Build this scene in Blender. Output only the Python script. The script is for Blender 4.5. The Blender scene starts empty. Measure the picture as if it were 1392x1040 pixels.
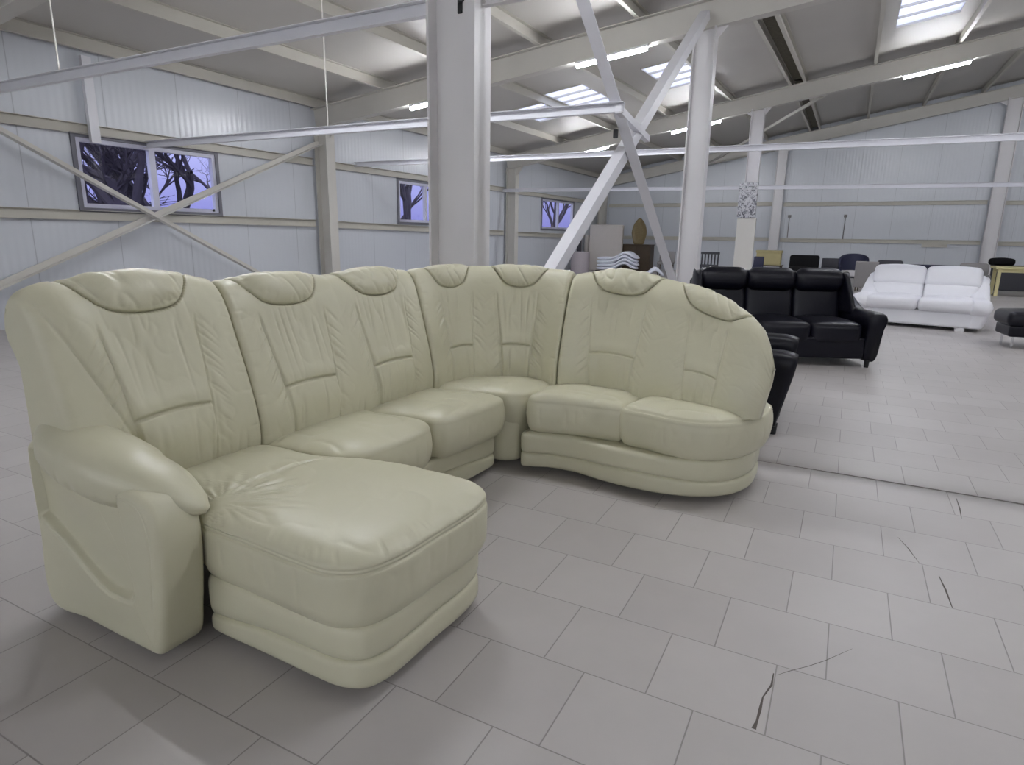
import bpy, bmesh, math, random
import numpy as np
from mathutils import Vector, Matrix

S = bpy.context.scene
COL = S.collection
PI = math.pi

# ------------------------------------------------------------------ materials
def new_mat(name):
    m = bpy.data.materials.new(name); m.use_nodes = True
    nt = m.node_tree
    return m, nt, nt.nodes['Principled BSDF']

def N(nt, t, **kw):
    n = nt.nodes.new(t)
    for k, v in kw.items():
        if k in n.inputs: n.inputs[k].default_value = v
        else: setattr(n, k, v)
    return n

def mat(name, col, rough=.5, metal=0., bump=0., bscale=60., var=.0, vscale=6., spec=.5):
    m, nt, b = new_mat(name)
    b.inputs['Base Color'].default_value = (*col, 1)
    b.inputs['Roughness'].default_value = rough
    b.inputs['Metallic'].default_value = metal
    b.inputs['Specular IOR Level'].default_value = spec
    tc = N(nt, 'ShaderNodeTexCoord')
    if var > 0:
        nz = N(nt, 'ShaderNodeTexNoise', Scale=vscale, Detail=4.)
        nt.links.new(tc.outputs['Object'], nz.inputs['Vector'])
        mx = N(nt, 'ShaderNodeMix', data_type='RGBA')
        mx.inputs['A'].default_value = (*[c * (1 - var) for c in col], 1)
        mx.inputs['B'].default_value = (*[min(1, c * (1 + var)) for c in col], 1)
        nt.links.new(nz.outputs['Fac'], mx.inputs['Factor'])
        nt.links.new(mx.outputs['Result'], b.inputs['Base Color'])
    if bump > 0:
        nz2 = N(nt, 'ShaderNodeTexNoise', Scale=bscale, Detail=3.)
        nt.links.new(tc.outputs['Object'], nz2.inputs['Vector'])
        bp = N(nt, 'ShaderNodeBump', Strength=bump, Distance=.01)
        nt.links.new(nz2.outputs['Fac'], bp.inputs['Height'])
        nt.links.new(bp.outputs['Normal'], b.inputs['Normal'])
    return m

def leather(name, col, rough, fine=.12, wr=.25, spec=.5, sheen=0.):
    m, nt, b = new_mat(name)
    tc = N(nt, 'ShaderNodeTexCoord')
    nz = N(nt, 'ShaderNodeTexNoise', Scale=3.5, Detail=3.)
    nt.links.new(tc.outputs['Object'], nz.inputs['Vector'])
    mx = N(nt, 'ShaderNodeMix', data_type='RGBA')
    mx.inputs['A'].default_value = (*[c * .95 for c in col], 1)
    mx.inputs['B'].default_value = (*[min(1, c * 1.05) for c in col], 1)
    nt.links.new(nz.outputs['Fac'], mx.inputs['Factor'])
    nt.links.new(mx.outputs['Result'], b.inputs['Base Color'])
    b.inputs['Roughness'].default_value = rough
    b.inputs['Specular IOR Level'].default_value = spec
    vo = N(nt, 'ShaderNodeTexVoronoi', Scale=420., feature='DISTANCE_TO_EDGE')
    nt.links.new(tc.outputs['Object'], vo.inputs['Vector'])
    n2 = N(nt, 'ShaderNodeTexNoise', Scale=22., Detail=4., Distortion=.6)
    nt.links.new(tc.outputs['Object'], n2.inputs['Vector'])
    b1 = N(nt, 'ShaderNodeBump', Strength=fine, Distance=.001)
    nt.links.new(vo.outputs['Distance'], b1.inputs['Height'])
    b2 = N(nt, 'ShaderNodeBump', Strength=wr, Distance=.006)
    nt.links.new(n2.outputs['Fac'], b2.inputs['Height'])
    nt.links.new(b1.outputs['Normal'], b2.inputs['Normal'])
    nt.links.new(b2.outputs['Normal'], b.inputs['Normal'])
    return m

def emis(name, col, s):
    m, nt, b = new_mat(name)
    b.inputs['Base Color'].default_value = (.8, .8, .8, 1)
    b.inputs['Emission Color'].default_value = (*col, 1)
    b.inputs['Emission Strength'].default_value = s
    return m

M = {}
M['cream'] = leather('cream_leather', (.575, .555, .410), .38, wr=.12)
M['creamdark'] = leather('cream_leather_piping', (.60, .57, .37), .45)
M['black'] = leather('black_leather', (.004, .004, .009), .36, wr=.1, spec=.28)
M['white'] = leather('white_leather', (.80, .80, .84), .45)
M['steel'] = mat('painted_steel', (.74, .725, .735), .34, var=.04, vscale=3., bump=.05, bscale=30.)
M['steelwarm'] = mat('painted_steel_warm', (.61, .59, .545), .42, var=.05, vscale=3.)
M['tie'] = mat('galvanised_tie', (.74, .74, .78), .36, var=.05, vscale=5.)
M['roof'] = mat('roof_panel', (.56, .54, .505), .55, var=.05, vscale=.8)
M['purlin'] = mat('purlin_paint', (.56, .54, .48), .5, var=.05)
M['blackplastic'] = mat('black_plastic', (.01, .01, .012), .5)
M['chrome'] = mat('chrome', (.7, .7, .72), .2, 1.)
M['winframe'] = mat('window_frame_paint', (.62, .62, .74), .4)
M['reveal'] = mat('dark_window_trim', (.16, .16, .19), .5)
M['bark'] = mat('tree_bark', (.05, .04, .06), .9)
M['soil'] = mat('outside_ground', (.08, .07, .06), .9, var=.3)
M['lamphouse'] = mat('lamp_housing', (.8, .8, .8), .4)
M['tube'] = emis('led_tube', (.93, .95, 1.0), 95.)
M['ventdark'] = mat('vent_mesh', (.10, .09, .06), .8, var=.6, vscale=20.)
M['grout'] = mat('crack_dirt', (.10, .085, .075), .9)
M['blackfab'] = mat('black_fabric', (.006, .006, .007), .85, spec=.2)
M['wood'] = mat('light_wood', (.62, .56, .30), .5, var=.1, vscale=15.)
M['darkwood'] = mat('dark_wood', (.055, .035, .018), .5, var=.25, vscale=12.)
M['gold'] = mat('gold_carved_wood', (.17, .125, .05), .45, var=.35, vscale=25., bump=.4, bscale=50.)
M['greyfab'] = mat('grey_fabric', (.22, .21, .21), .85, var=.1, vscale=40.)
M['taupe'] = mat('taupe_fabric', (.29, .275, .27), .85, var=.08, vscale=30.)
M['navy'] = mat('navy_fabric', (.018, .02, .05), .7)
M['darkfab'] = mat('charcoal_fabric', (.05, .05, .06), .8)
M['beige'] = mat('beige_padding', (.55, .51, .47), .8, var=.05)
M['foam'] = mat('white_cushion', (.72, .74, .82), .6)
M['rollfab'] = mat('mottled_carpet', (.42, .38, .40), .95, var=.25, vscale=60.)
M['card'] = mat('yellow_cardboard', (.48, .42, .22), .8, var=.08)
M['creampanel'] = mat('cream_board', (.68, .66, .60), .5)
M['seatgrey'] = mat('pale_grey_seat', (.52, .50, .52), .7)

# wall panels: sandwich sheets with fine vertical ribs
def wall_mat(name, axis):
    m, nt, b = new_mat(name)
    tc = N(nt, 'ShaderNodeTexCoord')
    sp = N(nt, 'ShaderNodeSeparateXYZ')
    nt.links.new(tc.outputs['Object'], sp.inputs['Vector'])
    b.inputs['Base Color'].default_value = (.63, .655, .70, 1)
    b.inputs['Roughness'].default_value = .26
    mul = N(nt, 'ShaderNodeMath', operation='MULTIPLY'); mul.inputs[1].default_value = 2 * PI / .10
    nt.links.new(sp.outputs[axis], mul.inputs[0])
    sn = N(nt, 'ShaderNodeMath', operation='SINE')
    nt.links.new(mul.outputs[0], sn.inputs[0])
    # panel joints every 1.1 m
    md = N(nt, 'ShaderNodeMath', operation='PINGPONG'); md.inputs[1].default_value = .55
    nt.links.new(sp.outputs[axis], md.inputs[0])
    lt = N(nt, 'ShaderNodeMath', operation='LESS_THAN'); lt.inputs[1].default_value = .006
    nt.links.new(md.outputs[0], lt.inputs[0])
    mx = N(nt, 'ShaderNodeMix', data_type='RGBA')
    mx.inputs['A'].default_value = (.63, .655, .70, 1); mx.inputs['B'].default_value = (.48, .50, .54, 1)
    nt.links.new(lt.outputs[0], mx.inputs['Factor'])
    nt.links.new(mx.outputs['Result'], b.inputs['Base Color'])
    bp = N(nt, 'ShaderNodeBump', Strength=.10, Distance=.01)
    nt.links.new(sn.outputs[0], bp.inputs['Height'])
    nt.links.new(bp.outputs['Normal'], b.inputs['Normal'])
    return m
M['wallY'] = wall_mat('wall_panel_long', 'Y')
M['wallX'] = wall_mat('wall_panel_end', 'X')

def floor_mat():
    m, nt, b = new_mat('floor_tiles')
    tc = N(nt, 'ShaderNodeTexCoord')
    mp = N(nt, 'ShaderNodeMapping'); mp.inputs['Location'].default_value = (.045 + .315 * 100, -1.213 + .3115 * 100, 0)
    nt.links.new(tc.outputs['Object'], mp.inputs['Vector'])
    # slight wander so rows are not machine perfect
    br = N(nt, 'ShaderNodeTexBrick', offset=.58, offset_frequency=2, squash=1.)
    br.inputs['Color1'].default_value = (.42, .395, .385, 1)
    br.inputs['Color2'].default_value = (.46, .435, .425, 1)
    br.inputs['Mortar'].default_value = (.26, .24, .23, 1)
    br.inputs['Scale'].default_value = 1.
    br.inputs['Mortar Size'].default_value = .0022
    br.inputs['Mortar Smooth'].default_value = .3
    br.inputs['Bias'].default_value = 0.
    br.inputs['Brick Width'].default_value = .315
    br.inputs['Row Height'].default_value = .3115
    nt.links.new(mp.outputs['Vector'], br.inputs['Vector'])
    nz = N(nt, 'ShaderNodeTexNoise', Scale=2.2, Detail=5., Roughness=.6)
    nt.links.new(tc.outputs['Object'], nz.inputs['Vector'])
    rp = N(nt, 'ShaderNodeMapRange'); rp.inputs['To Min'].default_value = .9; rp.inputs['To Max'].default_value = 1.1
    nt.links.new(nz.outputs['Fac'], rp.inputs['Value'])
    mx = N(nt, 'ShaderNodeMix', data_type='RGBA', blend_type='MULTIPLY'); mx.inputs['Factor'].default_value = 1.
    nt.links.new(br.outputs['Color'], mx.inputs['A']); nt.links.new(rp.outputs['Result'], mx.inputs['B'])
    nt.links.new(mx.outputs['Result'], b.inputs['Base Color'])
    b.inputs['Roughness'].default_value = .42
    bp = N(nt, 'ShaderNodeBump', Strength=.5, Distance=.003, invert=True)
    nt.links.new(br.outputs['Fac'], bp.inputs['Height'])
    n3 = N(nt, 'ShaderNodeTexNoise', Scale=9., Detail=3.)
    nt.links.new(tc.outputs['Object'], n3.inputs['Vector'])
    b2 = N(nt, 'ShaderNodeBump', Strength=.08, Distance=.01)
    nt.links.new(n3.outputs['Fac'], b2.inputs['Height']); nt.links.new(bp.outputs['Normal'], b2.inputs['Normal'])
    nt.links.new(b2.outputs['Normal'], b.inputs['Normal'])
    return m
M['floor'] = floor_mat()

def glass_mat():
    m, nt, b = new_mat('window_glass')
    out = nt.nodes['Material Output']
    tr = N(nt, 'ShaderNodeBsdfTransparent'); tr.inputs['Color'].default_value = (.92, .93, 1, 1)
    gl = N(nt, 'ShaderNodeBsdfGlossy', Roughness=.01)
    fr = N(nt, 'ShaderNodeFresnel', IOR=1.55)
    mx = N(nt, 'ShaderNodeMixShader')
    nt.links.new(fr.outputs[0], mx.inputs[0]); nt.links.new(tr.outputs[0], mx.inputs[1]); nt.links.new(gl.outputs[0], mx.inputs[2])
    nt.links.new(mx.outputs[0], out.inputs['Surface'])
    return m
M['glass'] = glass_mat()
def poly_mat():
    m, nt, b = new_mat('skylight_polycarbonate')
    out = nt.nodes['Material Output']
    tr = N(nt, 'ShaderNodeBsdfTransparent'); tr.inputs['Color'].default_value = (.9, .92, 1, 1)
    tl = N(nt, 'ShaderNodeBsdfTranslucent'); tl.inputs['Color'].default_value = (.85, .88, .95, 1)
    mx = N(nt, 'ShaderNodeMixShader'); mx.inputs[0].default_value = .55
    nt.links.new(tr.outputs[0], mx.inputs[1]); nt.links.new(tl.outputs[0], mx.inputs[2])
    nt.links.new(mx.outputs[0], out.inputs['Surface'])
    return m
M['poly'] = poly_mat()
def poster_mat():
    m, nt, b = new_mat('patterned_sleeve')
    tc = N(nt, 'ShaderNodeTexCoord')
    nz = N(nt, 'ShaderNodeTexNoise', Scale=13., Detail=5., Distortion=1.5)
    nt.links.new(tc.outputs['Object'], nz.inputs['Vector'])
    cr = N(nt, 'ShaderNodeValToRGB')
    e = cr.color_ramp.elements
    e[0].position = .40; e[0].color = (.05, .05, .07, 1); e[1].position = .52; e[1].color = (.55, .55, .58, 1)
    nt.links.new(nz.outputs['Fac'], cr.inputs['Fac'])
    nt.links.new(cr.outputs['Color'], b.inputs['Base Color'])
    b.inputs['Roughness'].default_value = .25
    return m
M['poster'] = poster_mat()

# ------------------------------------------------------------------ object helpers
def tag(o, label=None, cat=None, group=None, kind=None):
    if label: o['label'] = label
    if cat: o['category'] = cat
    if group: o['group'] = group
    if kind: o['kind'] = kind
    return o

def empty(name, loc=(0, 0, 0), rz=0., label=None, cat=None, group=None):
    o = bpy.data.objects.new(name, None); COL.objects.link(o)
    o.location = loc; o.rotation_euler = (0, 0, rz); o.empty_display_size = .1
    return tag(o, label, cat, group)

def link(name, me, m, parent=None, smooth=False, loc=None, rz=None):
    if isinstance(m, str): m = M[m]
    me.materials.append(m)
    if smooth:
        me.polygons.foreach_set('use_smooth', [True] * len(me.polygons))
    o = bpy.data.objects.new(name, me); COL.objects.link(o)
    if parent: o.parent = parent
    if loc is not None: o.location = loc
    if rz is not None: o.rotation_euler = (0, 0, rz)
    return o

def mesh_np(name, V, F, recalc=True):
    me = bpy.data.meshes.new(name)
    me.from_pydata([tuple(v) for v in np.asarray(V, float)], [], F)
    if recalc:
        bm = bmesh.new(); bm.from_mesh(me)
        bmesh.ops.recalc_face_normals(bm, faces=bm.faces)
        bm.to_mesh(me); bm.free()
    me.update()
    return me

def grid_faces(nu, nv, cu=False, cv=False, off=0):
    F = []
    for i in range(nu if cu else nu - 1):
        i2 = (i + 1) % nu
        for j in range(nv if cv else nv - 1):
            j2 = (j + 1) % nv
            F.append((off + i * nv + j, off + i2 * nv + j, off + i2 * nv + j2, off + i * nv + j2))
    return F

class MB:
    """collects shapes into one mesh"""
    def __init__(s): s.V = []; s.F = []
    def add(s, V, F):
        o = len(s.V); s.V += [tuple(v) for v in V]; s.F += [tuple(i + o for i in f) for f in F]; return s
    def box(s, x0, x1, y0, y1, z0, z1):
        V = [(x, y, z) for x in (x0, x1) for y in (y0, y1) for z in (z0, z1)]
        return s.add(V, [(0, 1, 3, 2), (4, 6, 7, 5), (0, 4, 5, 1), (2, 3, 7, 6), (0, 2, 6, 4), (1, 5, 7, 3)])
    def ext(s, prof, p0, p1, up=(0, 0, 1)):
        """extrude closed 2d profile (side, up) along p0->p1"""
        p0 = Vector(p0); p1 = Vector(p1); d = (p1 - p0).normalized(); u = Vector(up)
        side = d.cross(u).normalized(); u = side.cross(d).normalized()
        n = len(prof)
        V = [tuple(p + side * a + u * b) for p in (p0, p1) for a, b in prof]
        F = [(i, (i + 1) % n, n + (i + 1) % n, n + i) for i in range(n)]
        F += [tuple(range(n))[::-1], tuple(range(n, 2 * n))]
        return s.add(V, F)
    def tube(s, pts, r, n=10, caps=True):
        pts = [Vector(p) for p in pts]; rs = r if isinstance(r, (list, tuple)) else [r] * len(pts)
        V = []; ref = Vector((.3, .5, .81))
        for i, p in enumerate(pts):
            d = (pts[min(i + 1, len(pts) - 1)] - pts[max(i - 1, 0)]).normalized()
            a = d.cross(ref).normalized(); b = d.cross(a).normalized()
            V += [tuple(p + (a * math.cos(2 * PI * k / n) + b * math.sin(2 * PI * k / n)) * rs[i]) for k in range(n)]
        F = grid_faces(len(pts), n, cv=True)
        if caps: F += [tuple(range(n))[::-1], tuple(range((len(pts) - 1) * n, len(pts) * n))]
        return s.add(V, F)
    def build(s, name, m, parent=None, bevel=0., seg=2, smooth=False, recalc=True, **kw):
        me = mesh_np(name, s.V, s.F, recalc)
        if bevel > 0:
            bm = bmesh.new(); bm.from_mesh(me)
            bmesh.ops.bevel(bm, geom=[e for e in bm.edges if e.calc_face_angle(0) > .5], offset=bevel, segments=seg, affect='EDGES', profile=.6, clamp_overlap=True)
            bm.to_mesh(me); bm.free()
        return link(name, me, m, parent, smooth=smooth, **kw)

def I_prof(depth, width, tf=.016, tw=.012):
    h = depth / 2; w = width / 2; t = tw / 2
    return [(-w, -h), (w, -h), (w, -h + tf), (t, -h + tf), (t, h - tf), (w, h - tf), (w, h), (-w, h), (-w, h - tf), (-t, h - tf), (-t, -h + tf), (-w, -h + tf)]
def box_prof(w, h): return [(-w / 2, -h / 2), (w / 2, -h / 2), (w / 2, h / 2), (-w / 2, h / 2)]
def C_prof(w, h, t=.006): return [(-w / 2, -h / 2), (w / 2, -h / 2), (w / 2, -h / 2 + t), (-w / 2 + t, -h / 2 + t), (-w / 2 + t, h / 2 - t), (w / 2, h / 2 - t), (w / 2, h / 2), (-w / 2, h / 2)]
def L_prof(a, b, t=.008): return [(0, 0), (a, 0), (a, t), (t, t), (t, b), (0, b)]

# ------------------------------------------------------------------ numeric helpers
_rs = np.random.RandomState(7)
_tab = _rs.rand(256, 256)
def vnoise(x, y):
    x = np.asarray(x, float); y = np.asarray(y, float)
    xi = np.floor(x).astype(int); yi = np.floor(y).astype(int)
    fx = x - xi; fy = y - yi; fx = fx * fx * (3 - 2 * fx); fy = fy * fy * (3 - 2 * fy)
    g = lambda a, b: _tab[a % 256, b % 256]
    return (g(xi, yi) * (1 - fx) + g(xi + 1, yi) * fx) * (1 - fy) + (g(xi, yi + 1) * (1 - fx) + g(xi + 1, yi + 1) * fx) * fy
def ridge(x, y, k=3): return (1 - np.abs(2 * vnoise(x, y) - 1)) ** k
def sstep(a, b, x):
    t = np.clip((x - a) / (b - a), 0, 1); return t * t * (3 - 2 * t)
def gauss(x, s): return np.exp(-(x / s) ** 2)

def catmull(P, n, closed=False):
    P = np.asarray(P, float); k = len(P)
    segs = k if closed else k - 1
    dense = []
    for i in range(segs):
        if closed: a, b, c, d = P[(i - 1) % k], P[i], P[(i + 1) % k], P[(i + 2) % k]
        else: a, b, c, d = P[max(i - 1, 0)], P[i], P[i + 1], P[min(i + 2, k - 1)]
        # centripetal-ish tangents limited by chord
        lb = np.linalg.norm(c - b) + 1e-9
        t1 = (c - a); t1 = t1 / (np.linalg.norm(t1) + 1e-9) * lb
        t2 = (d - b); t2 = t2 / (np.linalg.norm(t2) + 1e-9) * lb
        for t in np.linspace(0, 1, 24, endpoint=False):
            h1 = 2 * t**3 - 3 * t**2 + 1; h2 = -2 * t**3 + 3 * t**2; h3 = t**3 - 2 * t**2 + t; h4 = t**3 - t**2
            dense.append(b * h1 + c * h2 + t1 * h3 * .9 + t2 * h4 * .9)
    if not closed: dense.append(P[-1])
    else: dense.append(P[0])
    D = np.array(dense)
    L = np.r_[0, np.cumsum(np.linalg.norm(np.diff(D, axis=0), axis=1))]
    q = np.linspace(0, L[-1], n + 1)[:-1] if closed else (np.linspace(0, L[-1], n) if np.isscalar(n) else np.asarray(n) * L[-1])
    return np.stack([np.interp(q, L, D[:, i]) for i in range(D.shape[1])], 1), L[-1]

def grid_normals(P):
    du = np.gradient(P, axis=0); dv = np.gradient(P, axis=1)
    n = np.cross(du, dv); n /= (np.linalg.norm(n, axis=2, keepdims=True) + 1e-12)
    return n

# ------------------------------------------------------------------ upholstery builders
PROF = [(.05, .34), (.012, .40), (.0, .46), (.006, .54), (.028, .64), (.062, .75), (.100, .86), (.132, .95), (.160, 1.005), (.195, 1.045), (.235, 1.062), (.280, 1.050), (.318, 1.005), (.335, .93), (.338, .80), (.336, .5), (.330, .2), (.322, .05)]

def backrest(name, parent, m, path, nrm, ztop, halves, seed=0, pillows=(), wr=1., rear=None, thick=None, flare=None, end_r=(.024, .024), disp=None, foot=.05, prof=PROF, dens=.0036):
    prof = np.array(prof)
    # profile samples : fine on the front, coarse behind
    foot_ = foot if callable(foot) else (lambda s: np.full_like(s, foot))
    pr, Lp = catmull(prof, 2000)
    arc = np.linspace(0, Lp, 2000)
    ic = int(np.argmax(pr[:, 1])); a_c = arc[ic]
    nf = int((a_c + .08) / dens)
    qt = np.r_[np.linspace(0, a_c + .08, nf), np.linspace(a_c + .08, Lp, 26)[1:]]
    pn = np.interp(qt, arc, pr[:, 0]); pz = np.interp(qt, arc, pr[:, 1])
    zref = pz.copy()
    # inward normal of the profile
    dn = np.gradient(pn); dz = np.gradient(pz); l = np.hypot(dn, dz) + 1e-9
    inn, inz = dz / l, -dn / l
    # path samples, with extra samples at the rounded ends
    _, L = catmull(path, 50)
    r0, r1 = end_r
    ns = int((L - r0 - r1) / dens)
    th = np.linspace(0, PI / 2, 9)
    a = np.r_[r0 * (1 - np.cos(th))[:-1], np.linspace(r0, L - r1, ns), (L - r1 * (1 - np.cos(th)))[::-1][1:]]
    B, _ = catmull(path, a / L)
    kk = np.linspace(0, 1, len(nrm))
    Nn = np.stack([np.interp(a / L, kk, [q[i] for q in nrm]) for i in (0, 1)], 1)
    Nn /= np.linalg.norm(Nn, axis=1, keepdims=True)
    e0 = np.clip((r0 - a) / r0, 0, 1); e1 = np.clip((r1 - (L - a)) / r1, 0, 1)
    ins = r0 * (1 - np.sqrt(1 - e0**2)) + r1 * (1 - np.sqrt(1 - e1**2))
    zt = ztop(a / L, B); tk = thick(a / L) if thick else np.ones_like(a)
    pn2 = np.repeat(pn[None, :], len(a), 0)
    if rear is not None: pn2 = np.where(pn2 > .22, .22 + (pn2 - .22) * rear(a[:, None] / L, zref[None, :]), pn2)
    n2 = pn2 * tk[:, None] + inn[None, :] * ins[:, None] * .9
    zz = pz[None, :] + inz[None, :] * ins[:, None] * .9
    sc = (zt[:, None] - .42) / (1.062 - .42)
    z2 = np.where(zz > .42, .42 + (zz - .42) * sc, np.asarray(foot_(a / L))[:, None] + (zz - .05) * (.42 - np.asarray(foot_(a / L))[:, None]) / .37)
    P = np.zeros((len(a), len(qt), 3))
    P[..., :2] = B[:, None, :] + Nn[:, None, :] * n2[..., None]
    P[..., 2] = z2
    if flare is not None:
        T = np.stack([Nn[:, 1], -Nn[:, 0]], 1)
        P[..., :2] += T[:, None, :] * flare(a[:, None] / L, z2)[..., None]
    nr = grid_normals(P)
    mid = nr[len(a) // 2, nf // 2]
    sgn = -1 if mid[0] * Nn[len(a) // 2, 0] + mid[1] * Nn[len(a) // 2, 1] > 0 else 1
    nr = nr * sgn
    base = P.copy()
    # ---- tailoring on the front face
    A = np.repeat(a[:, None], len(qt), 1); Zr = np.repeat(zref[None, :], len(a), 0)
    front = np.where(np.arange(len(qt))[None, :] < nf, 1., 0.) * sstep(a_c + .07, a_c - .03, np.repeat(qt[None, :], len(a), 0))
    d = np.zeros_like(A)
    pan = np.zeros_like(A)
    for (c, pw) in halves:
        w = pw * (1 + .20 * (Zr - .63) / .3)                        # panel is wider at the top
        x = A - c
        inside = sstep(w + .012, w - .03, np.abs(x))
        pan = np.maximum(pan, inside)
        low = sstep(.94, .88, Zr)
        d += -.009 * gauss(np.abs(x) - w, .0048) * low               # side seams
        d += -.004 * gauss(np.abs(x) - w - .012, .012) * low
        # waist seam, slightly bowed
        zs = .635 + .008 * (x / pw) ** 2 * -1
        inw = sstep(pw + .005, pw - .015, np.abs(x))
        d += -.017 * gauss(Zr - zs, .0045) * inw
        d += .006 * np.exp(-((Zr - zs - .035) / .03) ** 2) * inw
        d += .009 * np.exp(-((Zr - zs + .07) / .06) ** 2) * inw
        # vertical gathers below the pillow and under the waist seam
        g = ridge(A * 34 + seed * 3.1, Zr * 4 + seed, 3)
        d += -.006 * g * inside * (sstep(.70, .86, Zr) * sstep(.96, .86, Zr) * .8 + sstep(.63, .56, Zr) * sstep(.42, .5, Zr) * .7 + .25)
        # gathers fanning out along the panel sides
        sd = np.abs(x) - w
        fan = sstep(-.004, .012, sd) * sstep(.085, .02, sd) * (.3 if seed == 4 and c > .7 else 1) 
        slant = Zr + np.where(x > 0, 1, -1) * 0 + np.abs(sd) * .9
        d += -.0065 * ridge(slant * 42 + seed * 5.7, A * 7, 3) * fan * sstep(.95, .85, Zr) * sstep(.43, .52, Zr)
    d += -.0010 * ridge(A * 15 + Zr * 9 + seed, Zr * 15 - A * 7, 4)
    # pulls at the lower edge and close to the module joints
    d += -.006 * ridge(A * 26 + seed, Zr * 5, 3) * sstep(.53, .44, Zr)
    je = np.minimum(a, L - a)[:, None]
    d += -.005 * ridge(Zr * 30 + seed * 2, A * 6, 3) * sstep(.07, .01, je) * .7
    d += .010 * (vnoise(A * 4.5 + seed, Zr * 4.5) - .5)
    d *= wr
    if disp: d += disp(A, Zr, L)
    Cq = np.repeat((qt - a_c)[None, :], len(a), 0)
    for (c, hw, hh, top) in pillows:        # crease around each sewn-on pillow
        O, _ = pillow_outline(hw, hh, top)
        near = (np.abs(A - c) < hw + .03) & (Cq > -hh - .03) & (Cq < .02)
        q = np.stack([A[near] - c, Cq[near]], 1)
        dm = np.full(len(q), 9.)
        for k in range(0, len(O), 2): dm = np.minimum(dm, np.hypot(q[:, 0] - O[k, 0], q[:, 1] - O[k, 1]))
        ins = np.zeros(len(q), bool); K = len(O)
        for k in range(K):
            x1, y1 = O[k]; x2, y2 = O[(k + 1) % K]
            if y1 != y2: ins ^= ((y1 > q[:, 1]) != (y2 > q[:, 1])) & (q[:, 0] < (x2 - x1) * (q[:, 1] - y1) / (y2 - y1) + x1)
        t = np.zeros_like(A); t[near] = np.where(ins, -.0145, -.0145 * gauss(dm, .0055))
        d += t
    P = P + nr * (d * front * sstep(-.002, .02, je))[..., None]
    V = P.reshape(-1, 3); F = grid_faces(len(a), len(qt))
    nv = len(qt)
    F.append(tuple(range(nv))); F.append(tuple((len(a) - 1) * nv + j for j in range(nv))[::-1])
    F += [(i * nv + nv - 1, i * nv, (i + 1) * nv, (i + 1) * nv + nv - 1) for i in range(len(a) - 1)]
    o = link(name, mesh_np(name, V, F), m, parent, smooth=True)
    # lookup for things sewn on to this surface
    sa = a; ac = qt - a_c
    def look(aq, cq):
        i = np.clip(np.interp(aq, sa, np.arange(len(sa))), 0, len(sa) - 1.001); j = np.clip(np.interp(cq, ac, np.arange(len(ac))), 0, len(ac) - 1.001)
        i0 = i.astype(int); j0 = j.astype(int); fi = (i - i0)[..., None]; fj = (j - j0)[..., None]
        bl = lambda G: (G[i0, j0] * (1 - fi) + G[i0 + 1, j0] * fi) * (1 - fj) + (G[i0, j0 + 1] * (1 - fi) + G[i0 + 1, j0 + 1] * fi) * fj
        return bl(base), bl(nr)
    return o, look, L

def pillow_outline(hw, hh, top):
    outl = [(-1.0, .10), (-.93, -.12), (-.78, -.50), (-.55, -.86), (-.22, -1.0), (.22, -1.0), (.55, -.86), (.78, -.50), (.93, -.12), (1.0, .10), (.88, .24), (.45, .31), (0, .33), (-.45, .31), (-.88, .24)]
    return catmull([(x * hw, (y * hh if y < 0 else y / .33 * top)) for x, y in outl], 160, closed=True)

def headrest(parent, m, look, c, hw, hh=.16, top=.03, seed=0, tilt=0., th=.034):
    O, _ = pillow_outline(hw, hh, top)
    cen = np.array([0, -.28 * hh])
    K = 44
    rho = np.sin(np.linspace(0, PI / 2, K))[::-1]
    rho[0] = 1.0
    X = cen[0] + (O[None, :, 0] - cen[0]) * rho[:, None]; Y = cen[1] + (O[None, :, 1] - cen[1]) * rho[:, None]
    R = np.repeat(rho[:, None], 160, 1)
    h = th * (1 - R ** 2.6) ** .55
    h *= (1 + .20 * np.clip(-Y / hh, 0, 1)) * (1 - .72 * sstep(-.055, .012, Y))
    h += -.0065 * ridge(X * 24 + Y * 13 + seed * 3.3, Y * 8 - X * 4, 3) * sstep(1., .9, R)
    h += -.004 * ridge(np.arctan2(Y - cen[1], X) * 7 + seed, R * 2, 4) * sstep(.55, .95, R) * sstep(1., .97, R)
    h -= .008 * sstep(.98, 1., R)
    Yt = Y + tilt * X
    p, n = look(c + X, Yt)
    V = (p + n * h[..., None]).reshape(-1, 3)
    F = grid_faces(K, 160, cv=True)
    F.append(tuple((K - 1) * 160 + k for k in range(160)))
    return link('headrest', mesh_np('headrest', V, F, recalc=False if False else True), m, parent, smooth=True)

def outset(O):
    """outward 2d normals of a closed outline"""
    t = np.roll(O, -1, 0) - np.roll(O, 1, 0); t /= np.linalg.norm(t, axis=1, keepdims=True)
    n = np.stack([t[:, 1], -t[:, 0]], 1)
    area = np.sum(O[:, 0] * np.roll(O[:, 1], -1) - np.roll(O[:, 0], -1) * O[:, 1])
    return n if area > 0 else -n

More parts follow.
